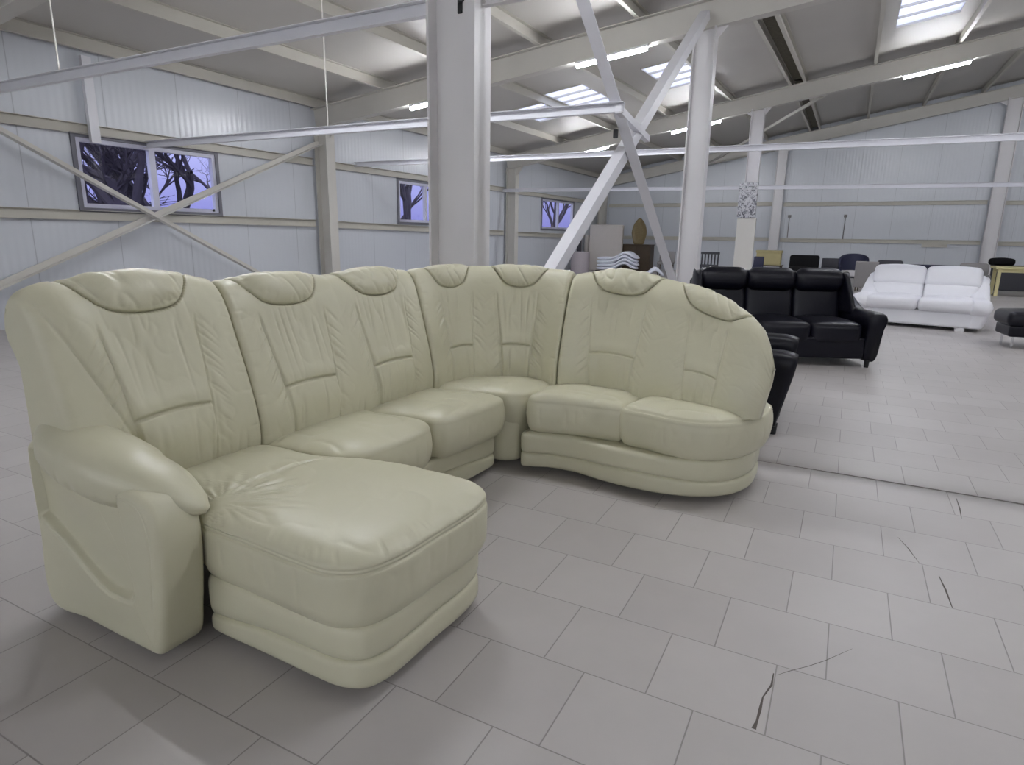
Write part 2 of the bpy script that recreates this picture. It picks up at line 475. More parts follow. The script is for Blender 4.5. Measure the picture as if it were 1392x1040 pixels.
def slab(name, parent, m, outline, side, dome, n=260, K=46, cen=None, pw=5., sd=None, td=None, cap=True, closed_bottom=True, smooth_outline=True):
    """cushion: closed plan outline, side = [(inset, z)...] from below up to the rim, domed top"""
    O, Lo = catmull(outline, n, closed=True)
    if cen is None: cen = O.mean(0)
    cen = np.array(cen)
    No = outset(O)
    sp, Ls = catmull(side, max(10, int(len(side) * 9)))
    u = np.arange(n) / n * Lo
    rows = []
    for k, (ins, z) in enumerate(sp):
        dd = np.full(n, -ins)
        if sd is not None: dd = dd + sd(u, z, O)
        rows.append(np.c_[O + No * dd[:, None], np.full(n, z)])
    rim = rows[-1]
    rh = np.sin(np.linspace(0, PI / 2, K))[::-1]; rh[0] = 1.
    for r in rh[1:]:
        xy = cen + (rim[:, :2] - cen) * r
        z = sp[-1][1] + dome * (1 - r ** pw) ** .5 + np.zeros(n)
        if td is not None: z = z + td(xy[:, 0], xy[:, 1], r)
        rows.append(np.c_[xy, z])
    V = np.concatenate(rows); R = len(rows)
    F = grid_faces(R, n, cv=True)
    F.append(tuple((R - 1) * n + k for k in range(n)))
    if closed_bottom: F.append(tuple(range(n))[::-1])
    return link(name, mesh_np(name, V, F), m, parent, smooth=True)

def base_band(name, parent, m, outline, g_of_u=None, z0=.035, z1=.225, gz=.12, n=260, puff=.010):
    """plinth with two padded bands and a wavy welt between them"""
    O, Lo = catmull(outline, n, closed=True); No = outset(O)
    u = np.arange(n) / n * Lo
    g = np.array([g_of_u(p) for p in O]) if g_of_u else np.full(n, gz)
    rows = []
    def row(z, ins): rows.append(np.c_[O - No * np.asarray(ins)[..., None] if np.ndim(ins) else O - No * ins, z])
    q = np.linspace(-1, 1, 15)
    row(np.full(n, z0), .022)
    for t in q: row(z0 + (g - z0) * (t + 1) / 2, .014 - puff * 1.6 * (1 - abs(t) ** 3.5) ** .5)
    for t in q: row(g + (z1 - g) * (t + 1) / 2, .014 - puff * 1.6 * (1 - abs(t) ** 3.5) ** .5)
    row(np.full(n, z1), .03)
    V = np.concatenate(rows); R = len(rows)
    F = grid_faces(R, n, cv=True)
    F.append(tuple((R - 1) * n + k for k in range(n))); F.append(tuple(range(n))[::-1])
    return link(name, mesh_np(name, V, F), m, parent, smooth=True)

def foot(parent, x, y, z=.045, r=.025):
    return MB().tube([(x, y, 0), (x, y, z)], [r * .8, r], 14).build('foot', 'blackplastic', parent)

# ------------------------------------------------------------------ cream corner sofa
def cream_sofa():
    so = empty('corner_sofa', (-1.5, 2.2, 0), 0, 'large cream leather corner sofa with chaise and padded headrests on grey tiles', 'sofa')
    g = empty  # noqa
    LM = M['cream']
    made = []
    # ---- backs
    def wingseam(A, Z, L):
        A = A - .0      # seam that slants from the top corner to the arm
        x0 = .035 + (.985 - Z) / .43 * .155
        d = -.007 * gauss(A - x0, .006) * sstep(1.06, 1.02, Z)
        d += .014 * np.exp(-((A - x0 - .06) / .06) ** 2) * sstep(.45, .7, Z)
        return d
    b1, l1, L1 = backrest('backrest', so, LM, [(-1.965, .970), (-1.965, 1.3), (-1.96, 1.638)], [(-1, 0), (-1, 0)],
                          lambda s, B: np.interp(s, [0, .12, .3, .55, .8, 1], [1.055, 1.075, 1.098, 1.104, 1.092, 1.06]), [(.335, .145)], seed=1, end_r=(.032, .024), disp=wingseam, pillows=[(.335, .225, .165, .022)], rear=lambda s, z: np.maximum(.50 + .50 * sstep(.82, .95, z), sstep(.05, .6, s)))
    headrest(b1, LM, l1, .335, .225, .165, .022, 1)
    b2, l2, L2 = backrest('backrest', so, LM, [(-1.96, 1.642), (-1.925, 2.2), (-1.895, 2.725)], [(-1, 0), (-1, .05), (-.95, .30)],
                          lambda s, B: 1.053 + .018 * np.abs(np.sin(2 * PI * s)), [(.28, .14), (.80, .14)], seed=2, pillows=[(.275, .215, .165, .022), (.80, .205, .165, .022)])
    headrest(b2, LM, l2, .275, .215, .165, .022, 2); headrest(b2, LM, l2, .80, .205, .165, .022, 3)
    b3, l3, L3 = backrest('backrest', so, LM, [(-1.892, 2.730), (-1.89, 2.86), (-1.81, 3.04), (-1.64, 3.15), (-1.49, 3.18), (-1.372, 3.135)], [(-.95, .30), (-.78, .62), (-.45, .89), (-.02, 1)],
                          lambda s, B: 1.055 + .014 * np.sin(PI * s), [(.235, .075), (.545, .085)], seed=3, pillows=[(.215, .118, .155, .022), (.555, .125, .155, .022)])
    headrest(b3, LM, l3, .215, .118, .155, .022, 4); headrest(b3, LM, l3, .555, .125, .155, .022, 5)
    def zt4(s, B):
        X = B[:, 0]
        return np.interp(X, [-1.37, -1.25, -1.1, -.92, -.75, -.64, -.54, -.46, -.40, -.35, -.32, -.295], [1.035, 1.055, 1.065, 1.05, 1.018, .99, .955, .92, .885, .83, .765, .68])
    b4, l4, L4 = backrest('backrest', so, LM, [(-1.366, 3.135), (-1.14, 3.18), (-.84, 3.12), (-.565, 3.06), (-.43, 3.02), (-.292, 3.0)], [(-.02, 1), (0, 1), (.06, 1), (.12, 1)],
                          zt4, [(.30, .135), (.80, .085)], seed=4, wr=.75, pillows=[(.31, .215, .165, .022), (.80, .185, .155, .022)], end_r=(.028, .075), thick=lambda s: 1 - .42 * sstep(.72, 1., s), foot=lambda s: .05 + .36 * sstep(.62, .78, s),
                          flare=lambda s, z: .03 * sstep(.8, 1, s) * sstep(.42, .62, z) - .0 * s)
    headrest(b4, LM, l4, .31, .215, .165, .022, 6); headrest(b4, LM, l4, .80, .185, .155, .022, 7, tilt=0.)
    made += [b1, b2, b3, b4]

    # ---- seats
    W = lambda u, z, O: -.004 * gauss(O[:, 0] + 1.205, .004) * (O[:, 1] < 1.2) * (.2 < z < .375) - .004 * ridge(u * 26, z * 9, 3) * sstep(.25, .31, z) * sstep(.40, .34, z)
    def chaise_td(x, y, r):
        d = np.zeros_like(x)
        d += -.006 * gauss(x - (-1.625 + (y - 1.4) * .14), .006) * sstep(1.66, 1.6, y)
        fan = np.hypot(x + 1.60, y - 1.16); an = np.arctan2(y - 1.16, x + 1.60)
        d += -.008 * ridge(an * 9, fan * 3, 3) * sstep(.33, .10, fan) * sstep(0.02, .08, fan)
        d += -.004 * ridge(x * 9 + y * 4, y * 9, 4) * sstep(1., .9, r) * .6
        d += -.005 * ridge(np.arctan2(y - 1.4, x + 1.35) * 16, r * 2, 3) * sstep(.86, .97, r) * sstep(1., .985, r)
        return d
    side = [(.050, .205), (.022, .222), (.006, .255), (.0, .31), (.0, .36), (.003, .378), (.010, .385), (.006, .391), (.009, .397), (.006, .402)]
    slab('seat_cushion', so, LM, [(-1.655, 1.115), (-1.60, 1.09), (-1.43, 1.083), (-1.2, 1.070), (-1.09, 1.075), (-1.01, 1.125), (-.972, 1.23), (-.958, 1.4), (-.947, 1.58), (-.965, 1.685), (-1.04, 1.742), (-1.3, 1.755), (-1.5, 1.73), (-1.7, 1.655), (-1.98, 1.645), (-2.02, 1.60), (-2.02, 1.2), (-1.98, 1.14), (-1.75, 1.13)],
         side, .058, n=420, K=70, cen=(-1.42, 1.41), pw=4.5, sd=W, td=chaise_td)
    side2 = [(.060, .215), (.028, .232), (.008, .27), (.0, .32), (.003, .365), (.010, .395)]
    def td2(s):
        return lambda x, y, r: -.006 * ridge(x * 8 + s, y * 10 + s, 4) * sstep(1., .85, r) + .006 * (vnoise(x * 5 + s, y * 5) - .5) * sstep(1., .8, r)
    slab('seat_cushion', so, LM, [(-2.02, 1.67), (-1.75, 1.665), (-1.62, 1.69), (-1.555, 1.78), (-1.535, 1.92), (-1.53, 2.08), (-1.55, 2.20), (-1.61, 2.255), (-1.8, 2.245), (-2.0, 2.23)], side2, .058, n=240, cen=(-1.76, 1.96), pw=4, sd=W, td=td2(1))
    slab('seat_cushion', so, LM, [(-2.0, 2.24), (-1.75, 2.26), (-1.61, 2.265), (-1.54, 2.31), (-1.51, 2.42), (-1.49, 2.6), (-1.485, 2.73), (-1.515, 2.815), (-1.61, 2.83), (-1.8, 2.785), (-1.96, 2.745)], side2, .058, n=240, cen=(-1.74, 2.52), pw=4, sd=W, td=td2(5))
    # corner seat and the slim post below it
    slab('seat_cushion', so, LM, [(-1.97, 2.77), (-1.75, 2.80), (-1.60, 2.84), (-1.52, 2.86), (-1.47, 2.90), (-1.43, 2.99), (-1.385, 3.16), (-1.45, 3.27), (-1.7, 3.24), (-1.92, 3.05)], [(.02, .25), (.005, .30), (.0, .36), (.006, .40)], .056, n=200, pw=4, td=td2(9))
    slab('base', so, LM, [(-1.85, 2.9), (-1.60, 2.86), (-1.545, 2.865), (-1.49, 2.905), (-1.475, 2.95), (-1.46, 3.1), (-1.6, 3.2), (-1.8, 3.1)], [(.02, .035), (.004, .05), (0., .12), (0, .25), (0., .29)], .0, n=160, K=6)
    # end section : two cushions
    slab('seat_cushion', so, LM, [(-1.435, 2.93), (-1.415, 2.878), (-1.35, 2.868), (-1.22, 2.905), (-1.08, 2.918), (-.96, 2.925), (-.905, 2.945), (-.895, 3.0), (-.86, 3.12), (-.86, 3.24), (-1.1, 3.27), (-1.40, 3.24)], side2, .058, n=260, cen=(-1.15, 3.06), pw=4, sd=W, td=td2(3))
    def td4(x, y, r):
        return td2(7)(x, y, r) - .012 * gauss(r - .955, .012)
    slab('seat_cushion', so, LM, [(-.925, 3.0), (-.93, 2.945), (-.89, 2.905), (-.79, 2.885), (-.68, 2.858), (-.57, 2.848), (-.47, 2.872), (-.375, 2.945), (-.30, 3.06), (-.255, 3.18), (-.243, 3.32), (-.26, 3.43), (-.36, 3.48), (-.6, 3.36), (-.86, 3.24)], side2, .062, n=320, cen=(-.58, 3.10), pw=4.5, sd=W, td=td4)

    # ---- plinths with two padded bands
    gchaise = lambda p: float(np.interp(p[0], [-1.62, -1.35, -1.05, -.95], [.088, .118, .122, .125]))
    base_band('base', so, LM, [(-1.63, 1.12), (-1.60, 1.100), (-1.4, 1.095), (-1.18, 1.090), (-1.085, 1.094), (-1.02, 1.125), (-.990, 1.20), (-.982, 1.4), (-.975, 1.57), (-.995, 1.67), (-1.06, 1.71), (-1.4, 1.715), (-1.60, 1.70), (-1.63, 1.66)], gchaise, n=360)
    base_band('base', so, LM, [(-1.95, 1.68), (-1.65, 1.69), (-1.60, 1.72), (-1.585, 1.9), (-1.585, 2.1), (-1.595, 2.25), (-1.575, 2.45), (-1.56, 2.7), (-1.565, 2.79), (-1.60, 2.825), (-1.95, 2.80)], lambda p: .115 + .02 * math.sin(p[1] * 6), n=260)
    base_band('base', so, LM, [(-1.445, 2.90), (-1.43, 2.857), (-1.37, 2.868), (-1.293, 2.900), (-1.146, 2.905), (-.989, 2.868), (-.851, 2.850), (-.697, 2.850), (-.546, 2.884), (-.439, 2.945), (-.365, 3.02), (-.308, 3.154), (-.296, 3.296), (-.31, 3.42), (-.42, 3.47), (-1.3, 3.47), (-1.43, 3.44), (-1.445, 3.2)],
              lambda p: .118 + .008 * math.sin(p[0] * 7 + 1), n=400)

    # ---- arm: padded side panel with a scooped recess, and the roll on top of it
    arm = MB()  # outline in (X,z), thickness along Y
    oxz = [(-2.205, .045), (-2.0, .035), (-1.70, .030), (-1.635, .040), (-1.61, .14), (-1.592, .26), (-1.583, .37), (-1.592, .46), (-1.625, .515), (-1.70, .535), (-1.9, .57), (-2.1, .60), (-2.17, .61), (-2.205, .58), (-2.212, .3)]
    O, _ = catmull(oxz, 420, closed=True); No = outset(O)
    cen = np.array([-1.95, .552]); rows = []
    Yo, Yi = .938, 1.088
    rr = .026
    for t in np.linspace(0, PI / 2, 7): rows.append(np.c_[O[:, 0] - No[:, 0] * rr * (1 - math.sin(t)), np.full(420, Yi - rr * (1 - math.cos(t)) if False else Yi - rr + rr * math.cos(t)), O[:, 1] - No[:, 1] * rr * (1 - math.sin(t))])
    for t in np.linspace(0, PI / 2, 7): rows.append(np.c_[O[:, 0] - No[:, 0] * rr * (1 - math.cos(t)), np.full(420, Yo + rr - rr * math.sin(t)), O[:, 1] - No[:, 1] * rr * (1 - math.cos(t))])
    last = rows[-1]
    for r in np.linspace(1, 0.02, 150)[1:]:
        X = cen[0] + (last[:, 0] - cen[0]) * r; Z = cen[1] + (last[:, 2] - cen[1]) * r
        zl = np.interp(X, [-2.30, -2.21, -2.10, -1.98, -1.90, -1.85, -1.80, -1.76, -1.745], [.42, .365, .32, .25, .205, .188, .188, .22, .30])
        zl = np.where(X > -1.82, .188, zl)
        d1 = Z - zl; d2 = (-1.742 + .015 * np.sin(Z * 8)) - X
        dist = -np.logaddexp(-d1 * 55, -d2 * 55) / 55 + .006
        rec = .029 * sstep(-.001, .014, dist) * (1 - .35 * sstep(.05, .25, dist))
        rec = rec + .006 * gauss(dist + .003, .004) + .004 * gauss(r - .975, .004) * sstep(-1.74, -1.69, X) * sstep(.16, .24, Z)
        bul = -.004 * (1 - r) - .003 * (vnoise(X * 7, Z * 7) - .5)
        rows.append(np.c_[X, Yo + rec + bul, Z])
    V = np.concatenate(rows); R = len(rows); F = grid_faces(R, 420, cv=True)
    F += [tuple((R - 1) * 420 + k for k in range(420)), tuple(range(420))[::-1]]
    ap = link('armrest', mesh_np('armrest', V, F), LM, so, smooth=True)
    # roll : swept section
    path = np.array([(-2.190, 1.050, .604, .070, .060), (-2.165, 1.042, .600, .086, .074), (-2.11, 1.028, .586, .102, .084), (-2.05, 1.020, .574, .110, .090), (-1.93, 1.018, .556, .114, .092), (-1.80, 1.028, .532, .110, .082), (-1.72, 1.052, .517, .090, .056), (-1.65, 1.072, .487, .072, .040), (-1.605, 1.092, .460, .046, .026), (-1.585, 1.105, .446, .014, .010)])
    Q, LQ = catmull(path, 150)
    rows = []; na = 64
    for i, (x, y, z, hw, hh) in enumerate(Q):
        t = Q[min(i + 1, 149), :3] - Q[max(i - 1, 0), :3]; t /= np.linalg.norm(t)
        sdv = np.cross(t, [0, 0, 1]); sdv /= np.linalg.norm(sdv); up = np.cross(sdv, t)
        an = np.linspace(0, 2 * PI, na, endpoint=False)
        ca, sa = np.cos(an), np.sin(an)
        sx = np.sign(ca) * np.abs(ca) ** .8 * hw; sz = np.sign(sa) * np.abs(sa) ** .8 * hh
        uu = i / 149 * LQ
        f = 1 - .05 * ridge(uu * 24 + np.zeros(na), an * 1.2, 3) * sstep(.2, -.5, sa) - .03 * ridge(uu * 9 + an, an * 2, 3)
        seam = 1 - .05 * gauss(an - (PI * .30 if sdv[1] > 0 else PI * .70), .05) - .05 * gauss(an - 5.1, .06) * 0
        rows.append(np.array([x, y, z]) + np.outer(sx * f * seam, sdv) + np.outer(sz * f * seam, up))
    V = np.concatenate(rows); F = grid_faces(150, na, cv=True) + [tuple(range(na))[::-1], tuple(149 * na + k for k in range(na))]
    link('arm_pad', mesh_np('arm_pad', V, F), LM, ap, smooth=True)
    # feet
    for x, y in ((-1.78, 1.03), (-2.12, 1.03), (-1.2, 1.28), (-1.2, 1.56), (-1.72, 2.6), (-.62, 3.05), (-.46, 3.3), (-1.3, 3.05), (-2.15, 2.6), (-1.3, 3.38)):
        foot(so, x, y)
    inv = Matrix.Translation((1.5, -2.2, 0))
    for o in so.children: o.matrix_parent_inverse = inv
    return so
cream_sofa()

# ------------------------------------------------------------------ black leather suite
def ubox(w, d, h, r, seg=5, puff=0., nx=14):
    """soft rounded block with puffed faces, centred in x, front at y=0, base at z=0"""
    bm = bmesh.new()
    bmesh.ops.create_cube(bm, size=1.)
    for v in bm.verts: v.co = Vector((v.co.x * w, (v.co.y + .5) * d, (v.co.z + .5) * h))
    bmesh.ops.bevel(bm, geom=list(bm.edges), offset=r, segments=seg, affect='EDGES', profile=.55)
    big = [e for e in bm.edges if e.calc_length() > r * 2.2]
    bmesh.ops.subdivide_edges(bm, edges=big, cuts=nx, use_grid_fill=True)
    if puff:
        for v in bm.verts:
            x = v.co.x / (w / 2); y = (v.co.y / d - .5) * 2; z = (v.co.z / h - .5) * 2
            v.co.z += puff * (1 - x * x) * (1 - y * y) * (1 if z > 0 else -.2)
            v.co.y += (-1 if y < 0 else 1) * puff * .6 * (1 - x * x) * (1 - z * z) * abs(y)
    bmesh.ops.recalc_face_normals(bm, faces=bm.faces)
    me = bpy.data.meshes.new('b'); bm.to_mesh(me); bm.free()
    return me
def put(name, me, m, parent, loc, rot=(0, 0, 0)):
    me.name = name
    o = link(name, me, m, parent, smooth=True); o.location = loc; o.rotation_euler = rot
    return o

def soft_section(rows, name, m, parent, caps=True):
    """loft closed sections (list of n x 3 arrays)"""
    n = len(rows[0]); V = np.concatenate(rows); R = len(rows)
    F = grid_faces(R, n, cv=True)
    if caps: F += [tuple(range(n))[::-1], tuple((R - 1) * n + k for k in range(n))]
    return link(name, mesh_np(name, V, F), m, parent, smooth=True)

def arm_scroll(name, m, parent, x, sgn, depth, h, w=.15, scroll=.06, z0=.06):
    """arm that sweeps from the back down to a scrolled front; local front at y=0"""
    rows = []
    for i, t in enumerate(np.linspace(0, 1, 28)):
        y = -.06 + t * depth
        top = h + .14 * sstep(.45, 1., t) - .015 * sstep(.12, 0, t)
        over = scroll * sstep(.6, .0, t) + .02
        an = np.linspace(0, 2 * PI, 40, endpoint=False); ca, sa = np.cos(an), np.sin(an)
        hx = w / 2 * np.sign(ca) * np.abs(ca) ** .5; hz = np.sign(sa) * np.abs(sa) ** .5
        zz = z0 + (top - z0) * (hz + 1) / 2
        wide = 1 + (over * 5) * sstep(top - .17, top - .06, zz)
        yy = y + np.where(t < .15, (sstep(.0, 1, (zz - z0) / (top - z0)) - .9) * -.085 * (1 - t / .15), 0)
        shrink = 1 if 0 < i < 27 else .8
        rows.append(np.c_[x + hx * wide * shrink + sgn * over * .3, np.broadcast_to(yy, an.shape), zz * (1 if shrink == 1 else .99)])
    return soft_section(rows, name, m, parent)

def black_seat(name, loc, rz, width, depth, nseat, hb, label, cat):
    o = empty(name, loc, rz, label, cat)
    m = M['black']; aw = .15; iw = width - 2 * aw; sw = iw / nseat
    # frame under the seats, cushions, backs
    put('base', ubox(iw + .06, depth * .86, .22, .03, puff=0), m, o, (0, .0, .085))
    for i in range(nseat):
        x = -iw / 2 + sw * (i + .5)
        put('seat_cushion', ubox(sw * .995, depth * .72, .22, .06, puff=.03), m, o, (x, .0, .22))
        # back cushion : leaning slab
        put('back_cushion', ubox(sw * .995, .17, hb - .42, .055, puff=.03), m, o, (x, depth * .60, .40), (math.radians(-13), 0, 0))
        # head roll on top
        n = 36; rows = []
        for t in np.linspace(-1, 1, 24):
            e = (1 - abs(t) ** 8) ** .5 if abs(t) < 1 else .12
            an = np.linspace(0, 2 * PI, n, endpoint=False)
            rows.append(np.c_[np.full(n, x + t * sw * .497), depth * .60 + .085 + .105 * np.cos(an) * max(e, .5), hb - .125 + .125 * np.sin(an) * max(e, .75)])
        soft_section(rows, 'headrest', m, o)
    put('back_panel', ubox(iw + .1, .12, hb - .22, .05), m, o, (0, depth * .78, .10), (math.radians(-7), 0, 0))
    for s in (-1, 1):
        a = arm_scroll('armrest', m, o, s * (width / 2 - aw / 2), s, depth * .86, .56)
        # wing closing the back towards the arm
        rows = []
        for t in np.linspace(0, 1, 16):
            z = .50 + t * (hb - .55)
            an = np.linspace(0, 2 * PI, 30, endpoint=False)
            hx = .055 * (1 - .3 * t); hy = .30 - .17 * t
            rows.append(np.c_[s * (iw / 2 + .035 - .02 * t) + hx * np.cos(an), depth * .62 + .07 * t + .03 + hy * np.sin(an), np.full(30, z) + .02 * np.cos(an * 2) * t])
        soft_section(rows, 'wing', m, o)
        for y in (.03, depth * .85):
            MB().tube([(s * (width / 2 - .07), y, 0), (s * (width / 2 - .07), y, .075)], [.02, .025], 12).build('foot', 'blackplastic', o)
    if nseat > 1: MB().tube([(0, .08, 0), (0, .08, .12)], [.018, .022], 12).build('foot', 'blackplastic', o)
    return o
u = np.array([math.cos(.417), math.sin(.417)])
fr = np.array([.358, 7.166]); c = fr - u * .905
black_seat('leather_sofa', (c[0], c[1], 0), .417, 1.81, .92, 3, .95, 'black leather three-seat sofa with scrolled arms, standing on grey tiles', 'sofa')
black_seat('leather_armchair', (-.30, 4.66, 0), PI / 2 + .06, .86, .86, 1, .86, 'black leather armchair mostly hidden behind the rounded end of cream sofa', 'armchair')

# ------------------------------------------------------------------ white sofa
def white_sofa():
    a = -.177; u = np.array([math.cos(a), math.sin(a)]); w = 1.70; d = .90
    c = np.array([1.797, 10.74]) - u * w / 2
    o = empty('leather_sofa', (c[0], c[1], 0), a, 'white leather two-seat sofa with low flared arms near the back wall', 'sofa')
    m = M['white']; iw = w - .34
    put('base', ubox(w - .12, d * .9, .22, .04, puff=.0), m, o, (0, .03, .05))
    for s in (-1, 1):
        x = s * iw / 4
        put('seat_cushion', ubox(iw / 2 * 1.0, .66, .19, .07, puff=.03), m, o, (x, -.03, .26))
        put('back_cushion', ubox(iw / 2 * 1.03, .20, .30, .08, puff=.03), m, o, (x * 1.02, .50, .60), (math.radians(-14), 0, 0))
        put('lumbar_cushion', ubox(iw / 2 * 1.0, .16, .24, .06, puff=.02), m, o, (x, .46, .40), (math.radians(-12), 0, 0))
        # arm: pillow that slopes from the back down to the front, flaring outwards
        rows = []
        for t in np.linspace(0, 1, 30):
            y = -.04 + t * (d - .02)
            top = .47 + .30 * sstep(.45, .95, t); cx = s * (w / 2 - .10 - .07 * t)
            hw = .155 - .04 * t; hh = (top - .22) / 2
            e = max(.25, (1 - abs(2 * t - 1) ** 9) ** .5)
            an = np.linspace(0, 2 * PI, 40, endpoint=False); ca, sa = np.cos(an), np.sin(an)
            rows.append(np.c_[cx + hw * np.sign(ca) * np.abs(ca) ** .75 * e, np.full(40, y), .22 + hh + hh * np.sign(sa) * np.abs(sa) ** .75 * (e if t < .5 else 1)])
        soft_section(rows, 'armrest', m, o)
        rows = []
        for t in np.linspace(0, 1, 14):
            z = .06 + t * .26
            an = np.linspace(0, 2 * PI, 36, endpoint=False); ca, sa = np.cos(an), np.sin(an)
            rows.append(np.c_[s * (w / 2 - .14 + .05 * t) + (.10 + .03 * t) * np.sign(ca) * np.abs(ca) ** .5, d / 2 + (d / 2 - .02) * np.sign(sa) * np.abs(sa) ** .4, np.full(36, z)])
        soft_section(rows, 'side_panel', m, o)
        for y in (.06, d - .1):
            MB().box(s * (w / 2 - .30) - .06, s * (w / 2 - .30) + .06, y, y + .03, 0, .055).build('foot', 'chrome', o)
    put('back_panel', ubox(iw + .22, .16, .66, .06), m, o, (0, .70, .10), (math.radians(-8), 0, 0))
white_sofa()

# black footstool at the edge
st = empty('footstool', (2.09, 9.72, 0), .12, 'black leather footstool on slim metal legs, beside the white sofa', 'footstool')
put('base', ubox(.62, .50, .14, .03), M['black'], st, (0, -.25, .14))
put('cushion', ubox(.70, .58, .17, .07, puff=.03), M['black'], st, (0, -.29, .27))
for x in (-.24, .24):
    for y in (-.18, .18):
        MB().tube([(x, y, 0), (x, y, .15)], .014, 12).build('leg', 'chrome', st)

# ------------------------------------------------------------------ furniture along the far wall
def plate(w, h, t, rc):
    n = 64; an = np.linspace(0, 2 * PI, n, endpoint=False)
    cx, cz = w / 2 - rc, h / 2 - rc
    X = np.sign(np.cos(an)) * cx + rc * np.cos(an); Zz = np.sign(np.sin(an)) * cz + rc * np.sin(an) + h / 2
    rows = []
    for y, k in ((0, .90), (.004, .95), (.016, 1.), (t - .016, 1.), (t - .004, .95), (t, .90)):
        rows.append(np.c_[X * (1 - (1 - k) * .6), np.full(n, y), h / 2 + (Zz - h / 2) * (1 - (1 - k) * .6)])
    return mesh_np('p', np.concatenate(rows), grid_faces(6, n, cv=True) + [tuple(range(n))[::-1], tuple(5 * n + k for k in range(n))])
def chair(name, loc, rz, w, h, m, label, group=None, round_top=.06, seat_m=None, leg_m='darkwood', lean=10, b0=.44):
    o = empty(name, loc, rz, label, 'chair', group)
    put('seat', ubox(w, w * .95, .10, .03, puff=.015), M[seat_m or m], o, (0, 0, .38))
    put('backrest', plate(w, h - b0, .075, round_top), M[m], o, (0, w * .86 + (.05 if b0 < .4 else 0), b0), (math.radians(-lean), 0, 0))
    for x in (-w / 2 + .04, w / 2 - .04):
        for y in (.04, w * .9):
            MB().tube([(x, y, 0), (x, y, .39)], [.015, .02], 10).build('leg', leg_m, o)
    return o
def tub_chair(loc, rz, w, h, label):
    o = empty('tub_chair', loc, rz, label, 'chair')
    # curved shell with an arched top
    n = 40; rows = []
    for t in np.linspace(0, 1, 18):
        an = np.linspace(-.15 * PI, 1.15 * PI, n)
        arch = .62 + .38 * np.sin(np.clip(an, 0, PI)) ** .35
        rows.append(np.c_[w / 2 * np.cos(an) * (.88 + .12 * t), w * .42 + w / 2 * np.sin(an) * (.88 + .12 * t), .22 + t * (h * arch - .22)])
    inner = []
    for r in rows[::-1]:
        q = r.copy(); q[:, 0] *= .84; q[:, 1] = w * .42 + (q[:, 1] - w * .42) * .84; inner.append(q)
    V = np.concatenate(rows + inner); F = grid_faces(36, n)
    F += [(i * n, (35 - i) * n, (34 - i) * n, (i + 1) * n) for i in range(17)]
    F += [(i * n + n - 1, (i + 1) * n + n - 1, (34 - i) * n + n - 1, (35 - i) * n + n - 1) for i in range(17)]
    link('shell', mesh_np('shell', V, F), 'navy', o, smooth=True)
    put('seat', ubox(w * .8, w * .72, .16, .05, puff=.02), M['seatgrey'], o, (0, .0, .27))
    for x in (-w * .32, w * .32):
        for y in (.06, w * .62): MB().tube([(x, y, 0), (x, y, .30)], [.016, .022], 10).build('leg', 'darkwood', o)
    return o
fz = math.atan2
chair('dining_chair', (-1.09, 19.4, 0), .05, .78, .82, 'blackfab', 'wide black chair back with rounded corners behind the black sofa', round_top=.07, seat_m='blackfab')
chair('dining_chair', (-.46, 20.0, 0), .0, .44, .74, 'darkfab', 'small charcoal chair between the wide black chair and navy tub chair', round_top=.02)
tub_chair((.12, 19.4, 0), 0, .74, .89, 'navy tub chair with arched back and pale grey seat')
chair('dining_chair', (.50, 18.4, 0), PI - .15, .50, .76, 'taupe', 'plain taupe dining chair turned away in front of the navy tub chair', round_top=.02, lean=9, b0=.12)
chair('dining_chair', (1.0, 19.5, 0), 0, .62, .74, 'darkfab', 'charcoal chair with rounded back behind the white sofa, next to taupe chair', round_top=.08)
bn = empty('bench', (2.04, 20.2, 0), 0, 'long low dark bench along the wall behind the white sofa', 'bench')
put('seat', ubox(1.2, .4, .12, .03), M['navy'], bn, (0, 0, .36)); put('backrest', ubox(1.2, .07, .18, .03), M['navy'], bn, (0, .36, .45))
for x in (-.52, .52):
    for y in (.05, .34): MB().tube([(x, y, 0), (x, y, .38)], .02, 10).build('leg', 'darkwood', bn)
chair('dining_chair', (2.72, 18.6, 0), -.05, .60, .75, 'greyfab', 'dark grey chair with rounded back beside the wide end wall column', round_top=.08)
tb = empty('table', (4.03, 18.9, 0), 0, 'light yellow wooden table standing against the end wall', 'table')
MB().box(-.95, .95, -.35, .35, .64, .69).build('tabletop', 'wood', tb, bevel=.008)
MB().box(-.86, .86, -.29, .29, .56, .64).build('apron', 'wood', tb, bevel=.004)
for x in (-.86, .86):
    for y in (-.28, .28): MB().box(x - .035, x + .035, y - .035, y + .035, 0, .64).build('leg', 'wood', tb, bevel=.004)
# bundle of dark cushions on a low dark chest behind the table
hp = empty('chest', (4.2, 21.2, 0), 0, 'low dark chest behind the yellow table', 'chest')
put('body', ubox(1.5, .5, .62, .03), M['darkfab'], hp, (0, -.25, 0)); MB().box(-.77, .77, -.27, .27, .62, .65).build('lid', 'darkwood', hp, bevel=.005)
cu = put('cushion', ubox(.5, .42, .17, .07, puff=.03), M['blackfab'], None, (3.66, 21.0, .655), (0, 0, .2)); tag(cu, 'black cushion lying on the dark chest', 'cushion')

def bx(name, label, cat, x0, x1, y0, y1, z0, z1, m, bevel=.01, rz=0):
    o = MB().box(-(x1 - x0) / 2, (x1 - x0) / 2, -(y1 - y0) / 2, (y1 - y0) / 2, 0, z1 - z0).build(name, m, None, bevel=bevel)
    o.location = ((x0 + x1) / 2, (y0 + y1) / 2, z0); o.rotation_euler = (0, 0, rz); tag(o, label, cat); return o
